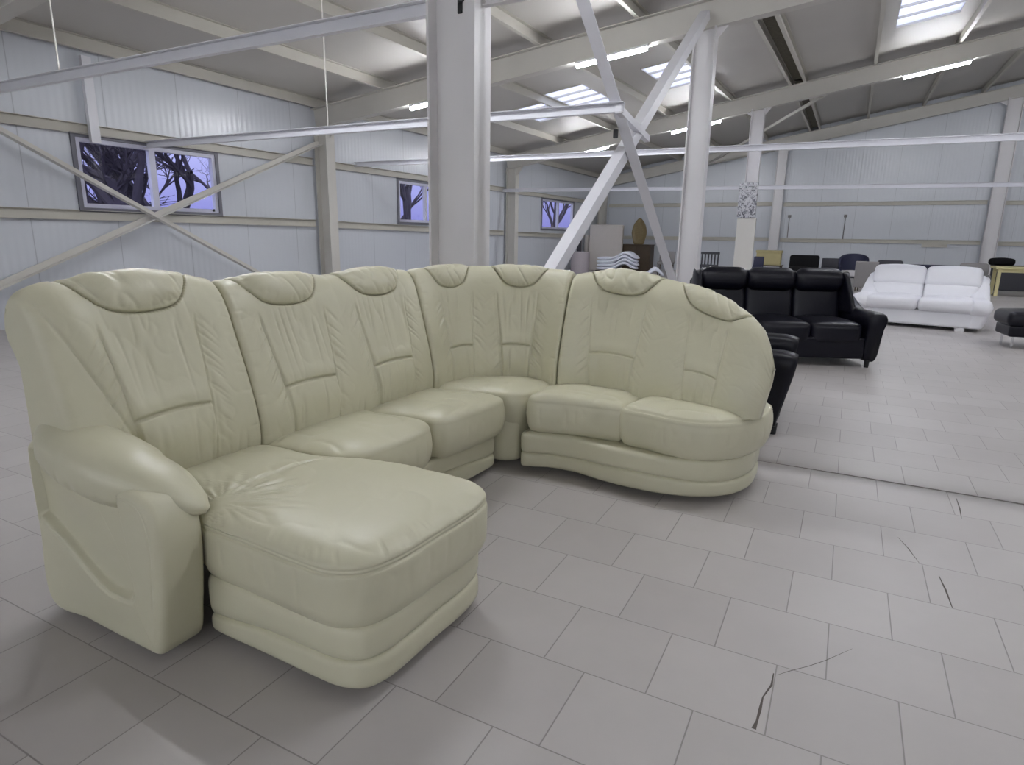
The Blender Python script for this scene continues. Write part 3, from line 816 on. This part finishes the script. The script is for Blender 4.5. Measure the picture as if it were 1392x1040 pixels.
# yellow carton, lidded, on a dark stand
tk = empty('side_table', (-2.40, 23.2, 0), 0, 'small dark side table carrying the yellow carton', 'table')
MB().box(-.45, .45, -.3, .3, .35, .39).build('tabletop', 'darkwood', tk, bevel=.004)
for x in (-.4, .4):
    for y in (-.25, .25): MB().box(x - .02, x + .02, y - .02, y + .02, 0, .35).build('leg', 'darkwood', tk)
cb = empty('carton', (-2.40, 23.2, .39), 0, 'yellow cardboard carton beside the end wall column', 'box')
MB().box(-.38, .38, -.25, .25, 0, .44).build('body', 'card', cb, bevel=.006)
MB().box(-.40, .40, -.27, .27, .40, .48).build('lid', 'card', cb, bevel=.006)
chair('dining_chair', (-2.28, 19.2, 0), 0, .27, .76, 'navy', 'narrow navy chair in front of the yellow carton', round_top=.02)
# dark crate-like chair next to the second column
ck = empty('slatted_chair', (-3.78, 19.8, 0), 0, 'dark slatted wooden chair behind the slender white column', 'chair')
for k in range(6): MB().box(-.26 + k * .096, -.22 + k * .096, .40, .43, .42, .80).build('slat', 'darkfab', ck)
MB().box(-.28, .28, .39, .44, .76, .83).build('top_rail', 'darkfab', ck, bevel=.008); put('seat', ubox(.52, .46, .07, .02), M['darkfab'], ck, (0, -.03, .38))
for x in (-.25, .25):
    for y in (0, .41): MB().box(x - .02, x + .02, y - .02, y + .02, 0, .42).build('leg', 'darkfab', ck)
chair('dining_chair', (-5.27, 20.6, 0), .1, .50, .80, 'greyfab', 'grey chair between the diagonal brace and the white column', round_top=.015)

# corner heap: padded panel, stacked curved cushions, carved back, cabinet, rolls
mp = put('mattress', ubox(1.25, .18, 1.66, .05, puff=.01), M['beige'], None, (-7.93, 22.25, 0), (math.radians(-4), 0, .05)); tag(mp, 'tall beige padded panel leaning upright in the far corner', 'mattress')
def curved_pad(loc, rz, L, W, T, label, group):
    n = 40; rows = []
    for sgn in (0, 1):
        pass
    t = np.linspace(0, 1, n)
    z = .0 + .20 * np.exp(-((t - .72) / .20) ** 2)
    x = (t - .5) * L
    V = []; F = []
    sec = 16
    rows = []
    for i in range(n):
        an = np.linspace(0, 2 * PI, sec, endpoint=False); e = max(.3, (1 - abs(2 * t[i] - 1) ** 8) ** .5)
        rows.append(np.c_[np.full(sec, x[i]), W / 2 * np.sign(np.cos(an)) * np.abs(np.cos(an)) ** .4 * e, z[i] + T / 2 + T / 2 * np.sign(np.sin(an)) * np.abs(np.sin(an)) ** .6 * e])
    o = soft_section(rows, 'lounger_cushion', M['foam'], None); o.location = loc; o.rotation_euler = (0, 0, rz)
    return tag(o, label, 'cushion', group)
pl = empty('pallet', (-6.9, 20.7, 0), 0, 'low dark pallet under the stacked white cushions', 'pallet')
for k in range(5): MB().box(-.66 + k * .28, -.46 + k * .28, -.30, .30, .10, .13).build('board', 'darkwood', pl)
for k in range(2): MB().box(-.68, .68, -.28 + k * .48, -.20 + k * .48, 0, .10).build('bearer', 'darkwood', pl)
for k, nm in enumerate(('lowest', 'second from the bottom', 'second from the top', 'topmost')):
    curved_pad((-6.9 + .03 * (k % 2), 20.7, .135 + k * .112), .0, 1.42, .60, .108, 'wavy white lounger cushion, ' + nm + ' of the stack', 'stacked white lounger cushions')
pd = curved_pad((-5.55, 19.7, 0), .3, 1.0, .6, .14, 'single white lounger cushion lying low beside the stack', None)
# dark cabinet with louvred front and carved headpiece standing on it
cab = empty('cabinet', (-6.86, 22.9, 0), 0, 'dark brown wooden cabinet in the corner behind stacked cushions', 'cabinet')
MB().box(-.52, .52, -.25, .25, 0, .95).build('body', 'darkwood', cab, bevel=.008)
MB().box(-.55, .55, -.28, .28, .95, .98).build('top', 'darkwood', cab, bevel=.005)
for x in (-.26, .26):
    dd = MB().box(x - .245, x + .245, -.275, -.25, .06, .92).build('door', 'darkwood', cab, bevel=.004)
    MB().tube([(x * .2, -.28, .5), (x * .2, -.30, .5)], .015, 10).build('handle', 'gold', dd)
og = [(-.16, .02), (-.22, .18), (-.27, .42), (-.21, .68), (-.09, .86), (0, .92), (.09, .86), (.21, .68), (.27, .42), (.22, .18), (.16, .02)]
O, _ = catmull(og, 80, closed=True); rows = []
cz = np.array([0, .45])
for dy, r in ((.03, 1.), (.015, 1.03), (-.015, 1.03), (-.03, 1.), (-.035, .86), (-.02, .80), (-.03, .5), (-.035, .05)):
    q = cz + (O - cz) * r; rows.append(np.c_[q[:, 0], np.full(80, dy), q[:, 1]])
gb = soft_section(rows, 'carved_headpiece', M['gold'], None); gb.location = (-6.86, 22.9, .975); tag(gb, 'gold carved teardrop-shaped headpiece standing on the dark cabinet', 'ornament')
rl = MB().tube([(0, 0, 0), (0, 0, .02), (0, 0, .70), (0, 0, .72)], [.30, .32, .32, .29], 28).build('carpet_roll', 'rollfab', None, smooth=False); rl.location = (-8.2, 20.6, 0); tag(rl, 'short thick mottled carpet roll standing on end near the window', 'carpet roll')
for k, (x, y, r, h, m, lb) in enumerate(((-8.82, 22.0, .10, 1.45, 'rollfab', 'thin tall carpet roll nearest the side wall'), (-8.72, 22.5, .09, 1.30, 'beige', 'thin beige roll standing beside the padded panel'), (-8.62, 21.5, .08, 1.15, 'darkfab', 'thin dark roll standing before the beige one'))):
    r_ = MB().tube([(0, 0, 0), (0, 0, h)], [r, r], 18).build('carpet_roll', m, None); r_.location = (x, y, 0); tag(r_, lb, 'carpet roll')

# ------------------------------------------------------------------ building
XW, YE, XR, YB = -9.2, 25.0, 17.5, -9.0
RIDGE = 6.0
def slope(Y): return float(np.interp(Y, [3.7, 9.4, 17., 24.7], [.105, .118, .168, .180]))
def raft_z(X, Y):                       # underside of the rafters
    s = slope(Y); x = X if X < RIDGE else 2 * RIDGE - X
    return 3.16 + s * (x + 8.8)
PD, RD = .17, .36
def roof_z(X, Y): return raft_z(X, Y) + RD + PD

def struct(o, label=None): return tag(o, label, None, None, 'structure')

# floor: low step added to draw the tie beam's shadow line at Y ~ 3.7
fx = np.r_[np.linspace(XW - .1, -4, 8), np.linspace(-3.5, 4, 60), np.linspace(5, XR + .1, 8)]
fy = np.r_[np.linspace(YB - .1, 3.0, 12), 3.4, 3.704, np.linspace(3.706, 4.8, 40), np.linspace(5, YE + .1, 20)]
GX, GY = np.meshgrid(fx, fy, indexing='ij')
amp = sstep(-.6, .2, GX) * .005
Z = amp * ((GY > 3.705) * sstep(4.75, 3.70, GY))
V = np.stack([GX, GY, Z], -1).reshape(-1, 3)
fo = link('floor', mesh_np('floor', V, grid_faces(len(fx), len(fy)), recalc=False), 'floor', None, smooth=False); struct(fo, 'grey beige square floor tiles laid in staggered rows')
for p in fo.data.polygons:
    if p.normal.z < 0: fo.data.flip_normals(); break
# dirt-filled cracks in the tiles
def crack(pts, w):
    pts = np.array(pts); V = []; n = len(pts)
    for i, p in enumerate(pts):
        t = pts[min(i + 1, n - 1)] - pts[max(i - 1, 0)]; t = t / np.linalg.norm(t); q = np.array([-t[1], t[0]])
        ww = w[i] if hasattr(w, '__len__') else w * (.4 if i in (0, n - 1) else 1)
        V += [(*(p + q * ww / 2), .0008), (*(p - q * ww / 2), .0008)]
    F = [(2 * i, 2 * i + 1, 2 * i + 3, 2 * i + 2) for i in range(n - 1)]
    o = link('crack', mesh_np('crack', V, F), 'grout', fo); o['kind'] = 'structure'
crack([(-.05, 1.791), (-.05, 1.734), (-.066, 1.67), (-.067, 1.618), (-.069, 1.568), (-.073, 1.534)], [.003, .006, .004, .008, .006, .012])
crack([(-.041, 1.787), (-.011, 1.823), (.04, 1.877), (.084, 1.931), (.156, 2.035)], .0022)
crack([(.332, 2.99), (.363, 2.897), (.395, 2.766)], .004)
crack([(.451, 2.695), (.461, 2.59), (.467, 2.463)], .007)
crack([(.618, 3.628), (.615, 3.491), (.606, 3.361)], .006)

# long wall on the window side, with three window openings
WIN = [(5.05, 7.15, 1.52, 2.42), (11.88, 14.0, 1.50, 2.40), (19.5, 22.2, 1.47, 2.42)]
ys = sorted(set([YB, YE] + [w[0] for w in WIN] + [w[1] for w in WIN] + [9.4, 17.0]))
wb = MB()
for a, b in zip(ys[:-1], ys[1:]):
    hole = [w for w in WIN if w[0] <= a and b <= w[1]]
    ta, tb = roof_z(XW, a), roof_z(XW, b)
    def wq(z0, z1a, z1b):
        V = [(x, y, z) for x in (XW - .1, XW) for y, z in ((a, z0), (b, z0), (b, z1b), (a, z1a))]
        wb.add(V, [(0, 1, 2, 3), (4, 7, 6, 5), (0, 4, 5, 1), (1, 5, 6, 2), (2, 6, 7, 3), (3, 7, 4, 0)])
    if hole: wq(0, hole[0][2], hole[0][2]); wq(hole[0][3], ta, tb)
    else: wq(0, ta, tb)
struct(wb.build('wall_left', 'wallY'), 'pale blue grey sandwich panel wall with three small windows')
def gable(name, y0, y1, m):
    xs = [XW, RIDGE, XR]; g = MB()
    V = []; ym = (y0 + y1) / 2
    for y in (y0, y1): V += [(XW, y, 0), (XR, y, 0), (XR, y, roof_z(XR, ym)), (RIDGE, y, roof_z(RIDGE, ym)), (XW, y, roof_z(XW, ym))]
    g.add(V, [(0, 1, 2, 3, 4), (9, 8, 7, 6, 5)] + [(i, (i + 1) % 5, 5 + (i + 1) % 5, 5 + i) for i in range(5)])
    return g.build(name, m)
struct(gable('wall_back', YE, YE + .1, 'wallX'), 'tall pale blue grey panel wall at the far end')
struct(gable('wall_front', YB - .1, YB, 'wallX'))
wr = MB().box(XR, XR + .1, YB, YE, 0, roof_z(XR, YE) + .05).build('wall_right', 'wallY'); struct(wr)

# windows
for i, (y0, y1, z0, z1) in enumerate(WIN):
    w = empty('window_%d' % (i + 1), (XW, (y0 + y1) / 2, z0)); struct(w, ('wide two-pane window behind the crossed wall braces', 'window partly hidden by the big white column', 'small far window beyond the third wall column')[i])
    def P(mb, n, m, par=w, **k):
        o = mb.build(n, m, par, **k); o.matrix_parent_inverse = Matrix.Translation((-XW, -(y0 + y1) / 2, -z0)); return o
    t = MB(); q = .055
    for (a, b, c, d) in ((y0 - q, y1 + q, z1, z1 + q), (y0 - q, y1 + q, z0 - q, z0), (y0 - q, y0, z0, z1), (y1, y1 + q, z0, z1)): t.box(XW, XW + .03, a, b, c, d)
    P(t, 'window_trim', 'reveal')
    f = MB(); s = .055; ymid = (y0 + y1) / 2
    for (a, b, c, d) in ((y0, y1, z1 - s, z1), (y0, y1, z0, z0 + s), (y0, y0 + s, z0 + s, z1 - s), (y1 - s, y1, z0 + s, z1 - s), (ymid - .045, ymid + .045, z0 + s, z1 - s)): f.box(XW - .06, XW + .012, a, b, c, d)
    P(f, 'window_frame', 'winframe')
    for a, b in ((y0 + s, ymid - .045), (ymid + .045, y1 - s)): P(MB().add([(XW - .03, a, z0 + s), (XW - .03, b, z0 + s), (XW - .03, b, z1 - s), (XW - .03, a, z1 - s)], [(0, 1, 2, 3)]), 'pane', 'glass', recalc=False)
    P(MB().box(XW + .012, XW + .03, y1 - .12, y1 - .09, z0 + .02, z0 + .06), 'handle', 'blackplastic')

# roof sheets, with skylight openings
SKY = [(.25, 1.22, 11.6, 14.5), (-6.0, -5.15, 12.6, 14.7), (-3.95, -3.1, 12.6, 14.8), (1.55, 2.5, 11.6, 14.2), (-7.1, -6.2, 13.2, 14.8)]
rx = sorted(set([XW - .1, RIDGE, XR + .1, -7.5, -4.5, -1.5, 3.] + [v for s in SKY for v in s[:2]]))
ry = sorted(set([YB - .1, YE + .1, 3.7, 9.4, 17.0, 24.7] + [v for s in SKY for v in s[2:]]))
V = [(x, y, roof_z(x, y)) for x in rx for y in ry]; F = []
for i in range(len(rx) - 1):
    for j in range(len(ry) - 1):
        cx, cy = (rx[i] + rx[i + 1]) / 2, (ry[j] + ry[j + 1]) / 2
        if any(s[0] < cx < s[1] and s[2] < cy < s[3] for s in SKY): continue
        F.append((i * len(ry) + j, i * len(ry) + j + 1, (i + 1) * len(ry) + j + 1, (i + 1) * len(ry) + j))
ro = link('ceiling', mesh_np('ceiling', V, F, recalc=False), 'roof'); struct(ro, 'sloping grey sheet metal ceiling of the hall')
for p in ro.data.polygons[:1]:
    if p.normal.z > 0: ro.data.flip_normals()
md = ro.modifiers.new('thick', 'SOLIDIFY'); md.thickness = .08; md.offset = -1
for k, (x0, x1, y0, y1) in enumerate(SKY):
    V = [(x, y, roof_z(x, y) + .02) for x in (x0, x1) for y in (y0, y1)]
    o = link('skylight', mesh_np('skylight', V, [(0, 1, 3, 2)]), 'poly'); struct(o, 'translucent skylight panel set into the sloping ceiling')
    rb = MB()
    for t in np.linspace(.0, 1, 5):
        y = y0 + (y1 - y0) * t
        rb.ext(box_prof(.03, .04), (x0, y, roof_z(x0, y)), (x1, y, roof_z(x1, y)))
    r_ = rb.build('rib', 'purlin', o)

# steel frames
CX = {3.7: -2.37, 9.4: -2.06, 17.0: -2.34, 24.75: -2.47}
def column(x, y, depth, width, label, top=None, m='steel'):
    b = MB(); t = raft_z(x, y) if top is None else top
    b.ext(I_prof(width, depth), (x, y, 0), (x, y, t), up=(0, 1, 0))
    # base plate, cap plate
    b.box(x - depth / 2 - .04, x + depth / 2 + .04, y - width / 2 - .04, y + width / 2 + .04, 0, .02)
    o = b.build('column', m); struct(o, label); return o
def Iweb(width, depth):   # web along x
    return [(a, b) for b, a in I_prof(depth, width)]
def column(x, y, depth, width, label, m='steel', z1=None):
    b = MB(); t = (raft_z(x, y) if z1 is None else z1) + .02
    h = depth / 2; w = width / 2; tf = .018; tw = .008
    prof = [(-h, -w), (-h + tf, -w), (-h + tf, -tw), (h - tf, -tw), (h - tf, -w), (h, -w), (h, w), (h - tf, w), (h - tf, tw), (-h + tf, tw), (-h + tf, w), (-h, w)]
    n = len(prof)
    V = [(x + a, y + c, z) for z in (0, t) for a, c in prof]
    b.add(V, [(i, (i + 1) % n, n + (i + 1) % n, n + i) for i in range(n)] + [tuple(range(n)), tuple(range(n, 2 * n))[::-1]])
    b.box(x - h - .04, x + h + .04, y - w - .04, y + w + .04, 0, .02)
    o = b.build('column', m); struct(o, label)
    # gussets under the rafter
    gs = .15 if width < .21 else .22
    for s in (-1, 1):
        g = MB(); xa = x + s * h; xb = x + s * (h + gs); 
        V = [(xa, y + d, t - gs) for d in (-.006, .006)] + [(xa, y + d, raft_z(xa, y) + .01) for d in (-.006, .006)] + [(xb, y + d, raft_z(xb, y) + .01) for d in (-.006, .006)]
        g.add(V, [(0, 2, 4), (1, 5, 3), (0, 1, 3, 2), (2, 3, 5, 4), (4, 5, 1, 0)]).build('gusset', m, o)
    return o
cb_ = column(CX[3.7], 3.72, .36, .20, 'massive white steel column rising right behind the corner of the cream sofa')
MB().tube([(-2.34, 3.705, 2.665), (-2.34, 3.700, 2.672)], .02, 16).build('cable_plug', 'blackplastic', cb_)
sl = MB(); sl.box(-2.368, -2.334, 3.702, 3.714, 2.60, 2.69); sl.build('slot_cover', 'blackplastic', cb_, bevel=.005)
column(CX[9.4], 9.4, .29, .20, 'white steel column behind the black leather sofa')
column(CX[17.], 17.0, .30, .20, 'slender white column carrying the patterned sleeve')
column(CX[24.75], 24.75, .32, .20, 'white column on the end wall near the yellow carton')
column(3.83, 24.75, .38, .22, 'wide white column on the end wall above the white sofa')
column(8.5, 24.75, .38, .22, None)
for y, lb in ((9.4, 'cream steel column on the window wall where crossed braces end'), (17.0, 'cream steel column on the window wall behind the big column'), (24.75, 'cream corner column above the padded panel'), (1.9, None), (-5.5, None)):
    column(-8.98, y, .30, .22, lb, m='steelwarm')
for y in (3.7, -3.0): 
    if y < 0: column(-2.4, y, .36, .2, None)
FR = [-8.0, -3.0, 3.7, 9.4, 17.0, 24.75]
for y in FR:
    r_ = MB()
    for xa, xb in ((XW + .02, RIDGE), (RIDGE, XR - .02)):
        r_.ext(I_prof(RD, .18, .014, .010), (xa, y, raft_z(xa, y) + RD / 2), (xb, y, raft_z(xb, y) + RD / 2))
    struct(r_.build('rafter', 'steelwarm'), 'sloping steel rafter carrying the ceiling')
yy = [YB, -3.0, 3.7, 9.4, 17.0, YE]
for x in (-9.08, -7.5, -6.0, -4.5, -3.0, -1.68, -1.38, 0., 1.5, 3., 4.5, 6., 8., 10., 12., 14., 16.):
    p = MB()
    for a, b in zip(yy[:-1], yy[1:]):
        p.ext(C_prof(.065, PD, .008), (x, a, raft_z(x, a) + RD + PD / 2), (x, b, raft_z(x, b) + RD + PD / 2))
    struct(p.build('purlin', 'purlin'), 'long steel purlin under the ceiling sheets')
vt = MB()  # flat dark sheet closing the gap between the paired purlins
for a, b in ((9.5, 16.9), (17.1, 24.6)):
    z = lambda x, y: raft_z(x, y) + RD + .10
    V = [(x, y, z(x, y)) for x in (-1.63, -1.43) for y in (a, b)]; vt.add(V, [(0, 1, 3, 2)])
struct(vt.build('ceiling_vent', 'ventdark'), 'dark slot running between two purlins')
# girts
def girt(p0, p1, h=.13): struct(MB().ext(C_prof(.07, h), p0, p1).build('girt', 'purlin'), 'horizontal steel wall rail')
for a, b, z0, z1 in ((YB, 1.8, 1.42, 1.42), (2.0, 9.28, 1.43, 1.41), (9.52, 16.88, 1.40, 1.30), (17.12, 24.6, 1.285, 1.22)):
    girt((XW + .04, a, z0), (XW + .04, b, z1))
for a, b in ((YB, 1.8), (2.0, 9.28), (9.52, 16.88), (17.12, 24.6)):
    girt((XW + .04, a, 2.52), (XW + .04, b, 2.53))
for a, b in ((-8.8, -2.65), (-2.29, 3.62), (4.04, 8.3)):
    for z in (1.21, 2.44): girt((a, YE - .04, z), (b, YE - .04, z + .02))
MB().box(2.05, 2.75, YE - .10, YE - .07, 1.06, 1.16).build('repair_plate', 'purlin')
o = bpy.data.objects['repair_plate']; struct(o, 'pale plate fixed to the end wall rail above the white sofa')
for (x, z0, z1) in ((-.28, 1.28, 2.06), (-2.05, 1.30, 2.05)):
    c_ = MB().tube([(x, YE - .03, z0), (x, YE - .03, z1)], .012, 8); c_.box(x - .05, x + .05, YE - .08, YE, z1 - .06, z1 + .03)
    tag(c_.build('cable_drop', 'greyfab'), 'thin grey cable with a junction box on the end wall, ' + ('above the navy tub chair' if x > -1 else 'beside the slender column'), 'cable', None, None)

# braces and ties (individual members)
def member(name, prof, p0, p1, m, label, cat, up=(0, 0, 1), group=None):
    return tag(MB().ext(prof, p0, p1, up).build(name, m), label, cat, group)
zA = lambda y: 2.29 - .512 * (y - 4.12); zB = lambda y: .53 + .424 * (y - 3.86)
member('wall_brace', L_prof(.10, .08), (-8.93, 2.0, zA(2.0)), (-8.93, 8.55, zA(8.55)), 'steelwarm', 'diagonal wall brace falling towards the cream steel column, crossing before the window', 'brace')
member('wall_brace', L_prof(.10, .08), (-8.99, 2.65, zB(2.65)), (-8.99, 9.27, zB(9.27)), 'steelwarm', 'diagonal wall brace rising to the top of the cream steel column', 'brace')
def dz1(y): return 3.09 - .732 * (y - 5.17)
X1 = lambda y: -2.2 + .032 * (y - 5.17)
b1 = member('cross_brace', L_prof(.11, .11), (X1(4.0) + .02, 4.0, dz1(4.0)), (X1(9.2), 9.25, dz1(9.25)), 'tie', 'steel cross brace falling from big column to the foot of second column', 'brace')
def dz2(y): return .98 + .772 * (y - 5.19)
X2 = lambda y: -2.3 + .062 * (y - 5.19)
b2 = member('cross_brace', box_prof(.12, .115), (X2(3.95), 3.95, .03), (X2(9.2), 9.22, dz2(9.22)), 'tie', 'thick steel cross brace rising from big column foot to the second column head', 'brace')
yb = 6.33; tg_ = MB(); tg_.box(X1(yb) - .035, X1(yb) + .01, yb - .075, yb - .045, dz1(yb) - .05, dz1(yb) + .03); tg_.build('rubber_plug', 'blackplastic', b1, bevel=.006)
t1 = member('tie_beam', C_prof(.05, .095), (XW + .02, 3.66, 2.625), (CX[3.7] - .19, 3.66, 2.645), 'tie', 'white horizontal tie beam from the window wall to the big column, highest of the ties', 'beam')
t1b = member('tie_beam', C_prof(.05, .16), (CX[3.7] + .185, 3.72, 2.70), (9.0, 3.72, 2.70), 'steel', 'white horizontal tie beam continuing from the big column towards the open hall', 'beam')
t2 = member('tie_beam', C_prof(.06, .09), (XW + .02, 6.0, 2.43), (-2.02, 6.0, 2.42), 'tie', 'white horizontal tie beam passing behind the big column to the cross braces', 'beam')
member('tie_beam', C_prof(.06, .09), (XW + .02, 10.45, 2.60), (14., 10.45, 2.50), 'tie', 'long white tie beam just behind the second column', 'beam')
member('tie_beam', C_prof(.06, .09), (XW + .02, 16.75, 2.50), (14., 16.75, 2.33), 'tie', 'long thin white tie beam running before the slender column', 'beam')
member('stub_strut', box_prof(.06, .07), (-2.06, 5.98, 2.40), (-2.19, 7.4, 2.33), 'tie', 'short strut joining the tie beam to the thick cross brace', 'strut')
member('roof_brace', box_prof(.05, .07), (-.9, 17.1, raft_z(-.9, 17.) + .03), (-5.0, 24.6, raft_z(-5., 24.6)), 'steelwarm', 'thin roof brace rising behind the slender column', 'brace')
for x, y, zl, lb in ((-6.75, 3.66, 2.68, 'thin hanger rod holding the highest tie beam'), (-5.66, 6.0, 2.47, 'thin hanger rod holding the tie beam behind the big column')):
    tag(MB().tube([(x, y, zl), (x, y, roof_z(x, y) - .01)], .008, 8).build('hanger_rod', 'steelwarm'), lb, 'rod')
tag(MB().box(-9.12, -9.06, 5.20, 5.32, 2.36, 3.42).build('conduit', 'tie'), 'short vertical white conduit above the wide window', 'conduit')

# patterned sleeve and board on the slender column
o = MB().box(-2.58, -2.15, 16.76, 16.85, 1.74, 2.57).build('pillar_sleeve', 'poster', None, bevel=.01); tag(o, 'grey and white patterned sleeve wrapped around the slender column', 'sleeve')
o = MB().box(-2.56, -2.12, 16.77, 16.85, 0, 1.73).build('board', 'creampanel', None, bevel=.01); tag(o, 'tall cream board in front of the slender column, under the patterned sleeve', 'board')

# LED battens under the rafters
def lamp(x0, x1, y, label, dz=.05):
    o = empty('led_batten', (x0, y, raft_z(x0, y)), 0, label, 'light', 'LED battens under the rafters')
    inv = Matrix.Translation(-o.location)
    za, zb = raft_z(x0, y) - dz, raft_z(x1, y) - dz
    h = MB().ext(box_prof(.07, .03), (x0, y, za + .035), (x1, y, zb + .035)).build('housing', 'lamphouse', o)
    t = MB().ext([(.032 * math.cos(a), .032 * math.sin(a)) for a in np.linspace(0, 2 * PI, 12, endpoint=False)], (x0 + .02, y, za), (x1 - .02, y, zb)).build('tube', 'tube', o)
    for k in (h, t): k.matrix_parent_inverse = inv
L9, L17 = 9.32, 16.93
lamp(-3.90, -2.82, L9, 'long bright LED batten between the cross brace and second column', .06)
lamp(-6.92, -5.85, L9, 'bright LED batten half hidden by the big column', .07)
lamp(.55, 1.75, L17, 'bright LED batten above the white sofa', .05)
lamp(-4.40, -3.18, L17, 'bright LED batten passing behind the second column', .06)
lamp(-7.15, -6.05, L17, 'bright LED batten near the far window', .05)
for x, y in ((.5, L9), (3.6, L9), (4.4, L17), (-5.9, 3.62), (-3.6, 3.62), (-.4, 3.735), (3.2, 3.735), (8.5, 3.735), (8.5, L9), (8.5, L17), (12.5, L9)):  # more battens out of view, added to light the hall
    lamp(x, x + 1.15, y, 'unseen LED batten under a rafter, added to light the hall')
for x in np.linspace(-8.2, 8.6, 8):  # row of fill lamps added to brighten surfaces turned towards the camera
    lamp(float(x), float(x) + 1.25, -8.1, 'unseen LED batten under a rafter, added to light the hall')

# ------------------------------------------------------------------ outside : bare trees at dusk
og_ = MB().box(-40, XW - .15, -15, 45, -.3, -.05).build('ground', 'soil'); struct(og_)
def bare_tree(x, y, h, r, seed, lean, label):
    rnd = random.Random(seed); mb = MB()
    def grow(p, d, r, l, depth):
        pts = [p]; rs = [r]; q = p.copy(); dd = d.copy(); n = 5
        for i in range(n):
            dd = (dd + Vector((rnd.uniform(-1, 1), rnd.uniform(-1, 1), rnd.uniform(-.3, .6))) * .18).normalized()
            q = q + dd * (l / n); pts.append(q.copy()); rs.append(r * (1 - .45 * (i + 1) / n))
        mb.tube(pts, rs, 7 if depth < 2 else 5, caps=False)
        if depth >= 5: return
        for k in range(rnd.choice((3, 4, 4)) if depth else 5):
            i = rnd.randint(2, n); nd = (dd + Vector((rnd.uniform(-1, 1), rnd.uniform(-1, 1), rnd.uniform(-.5, .8))) * .95).normalized()
            grow(pts[i].copy(), nd, rs[i] * .66, l * rnd.uniform(.6, .82), depth + 1)
    grow(Vector((x, y, -.1)), Vector(lean).normalized(), r, h, 0)
    return tag(mb.build('bare_tree', 'bark'), label, 'tree', 'bare trees outside the windows')
bare_tree(-12.2, 8.4, 2.6, .20, 3, (-.25, -.45, 1), 'thick bare tree close outside the wide window')
bare_tree(-13.5, 5.0, 2.2, .16, 5, (.1, .5, 1), 'bare tree with low boughs outside the wide window')
bare_tree(-15.5, 9.6, 2.8, .15, 8, (.1, -.2, 1), 'slimmer bare tree further behind the wide window')
bare_tree(-12.6, 9.9, 2.4, .26, 21, (-.5, -.75, 1), 'leaning thick bare tree filling one pane of the wide window')
bare_tree(-17.5, 11.5, 3.0, .16, 31, (.2, -.2, 1), 'far slim bare tree seen through the wide window')
bare_tree(-18.5, 8.6, 3.2, .16, 33, (0, .3, 1), 'far spreading bare tree seen through the wide window')
bare_tree(-16.5, 13.5, 2.6, .13, 35, (0, -.4, 1), 'far leaning bare tree at the edge of the wide window')
bare_tree(-13.0, 17.0, 2.8, .17, 11, (.1, .1, 1), 'bare tree outside the window beside the big column')
bare_tree(-15.0, 19.0, 2.8, .15, 14, (-.1, -.2, 1), 'second bare tree outside the window beside the big column')
bare_tree(-14.0, 31.0, 3.0, .15, 17, (.1, -.1, 1), 'bare tree outside the far window')

# ------------------------------------------------------------------ world
wd = bpy.data.worlds.new('dusk'); S.world = wd; wd.use_nodes = True
nt = wd.node_tree; bg = nt.nodes['Background']
tc = N(nt, 'ShaderNodeTexCoord'); sp = N(nt, 'ShaderNodeSeparateXYZ'); nt.links.new(tc.outputs['Generated'], sp.inputs[0])
cr = N(nt, 'ShaderNodeValToRGB'); e = cr.color_ramp.elements
e[0].position = .0; e[0].color = (.15, .15, .40, 1); e[1].position = .55; e[1].color = (1.1, 1.17, 1.5, 1)
nt.links.new(sp.outputs['Z'], cr.inputs[0]); nt.links.new(cr.outputs[0], bg.inputs[0])
bg.inputs[1].default_value = 1.0

# ------------------------------------------------------------------ camera
f_, yaw, pit, rol = 852.907, .482176304, .231314125, .0155830646
F_ = Vector((-math.sin(yaw) * math.cos(pit), math.cos(yaw) * math.cos(pit), -math.sin(pit)))
R0 = Vector((math.cos(yaw), math.sin(yaw), 0)); U0 = R0.cross(F_)
R_ = R0 * math.cos(rol) + U0 * math.sin(rol); U_ = -R0 * math.sin(rol) + U0 * math.cos(rol)
cam = bpy.data.cameras.new('camera'); cam.sensor_fit = 'HORIZONTAL'; cam.sensor_width = 36.; cam.lens = f_ / 1392 * 36
cam.clip_end = 200
co = bpy.data.objects.new('camera', cam); COL.objects.link(co)
co.matrix_world = Matrix(((R_.x, U_.x, -F_.x, 0), (R_.y, U_.y, -F_.y, 0), (R_.z, U_.z, -F_.z, 1.25), (0, 0, 0, 1)))
S.camera = co
S.view_settings.view_transform = 'Standard'; S.view_settings.look = 'None'; S.view_settings.gamma = 1.; S.view_settings.use_curve_mapping = False
S.view_settings.exposure = .75
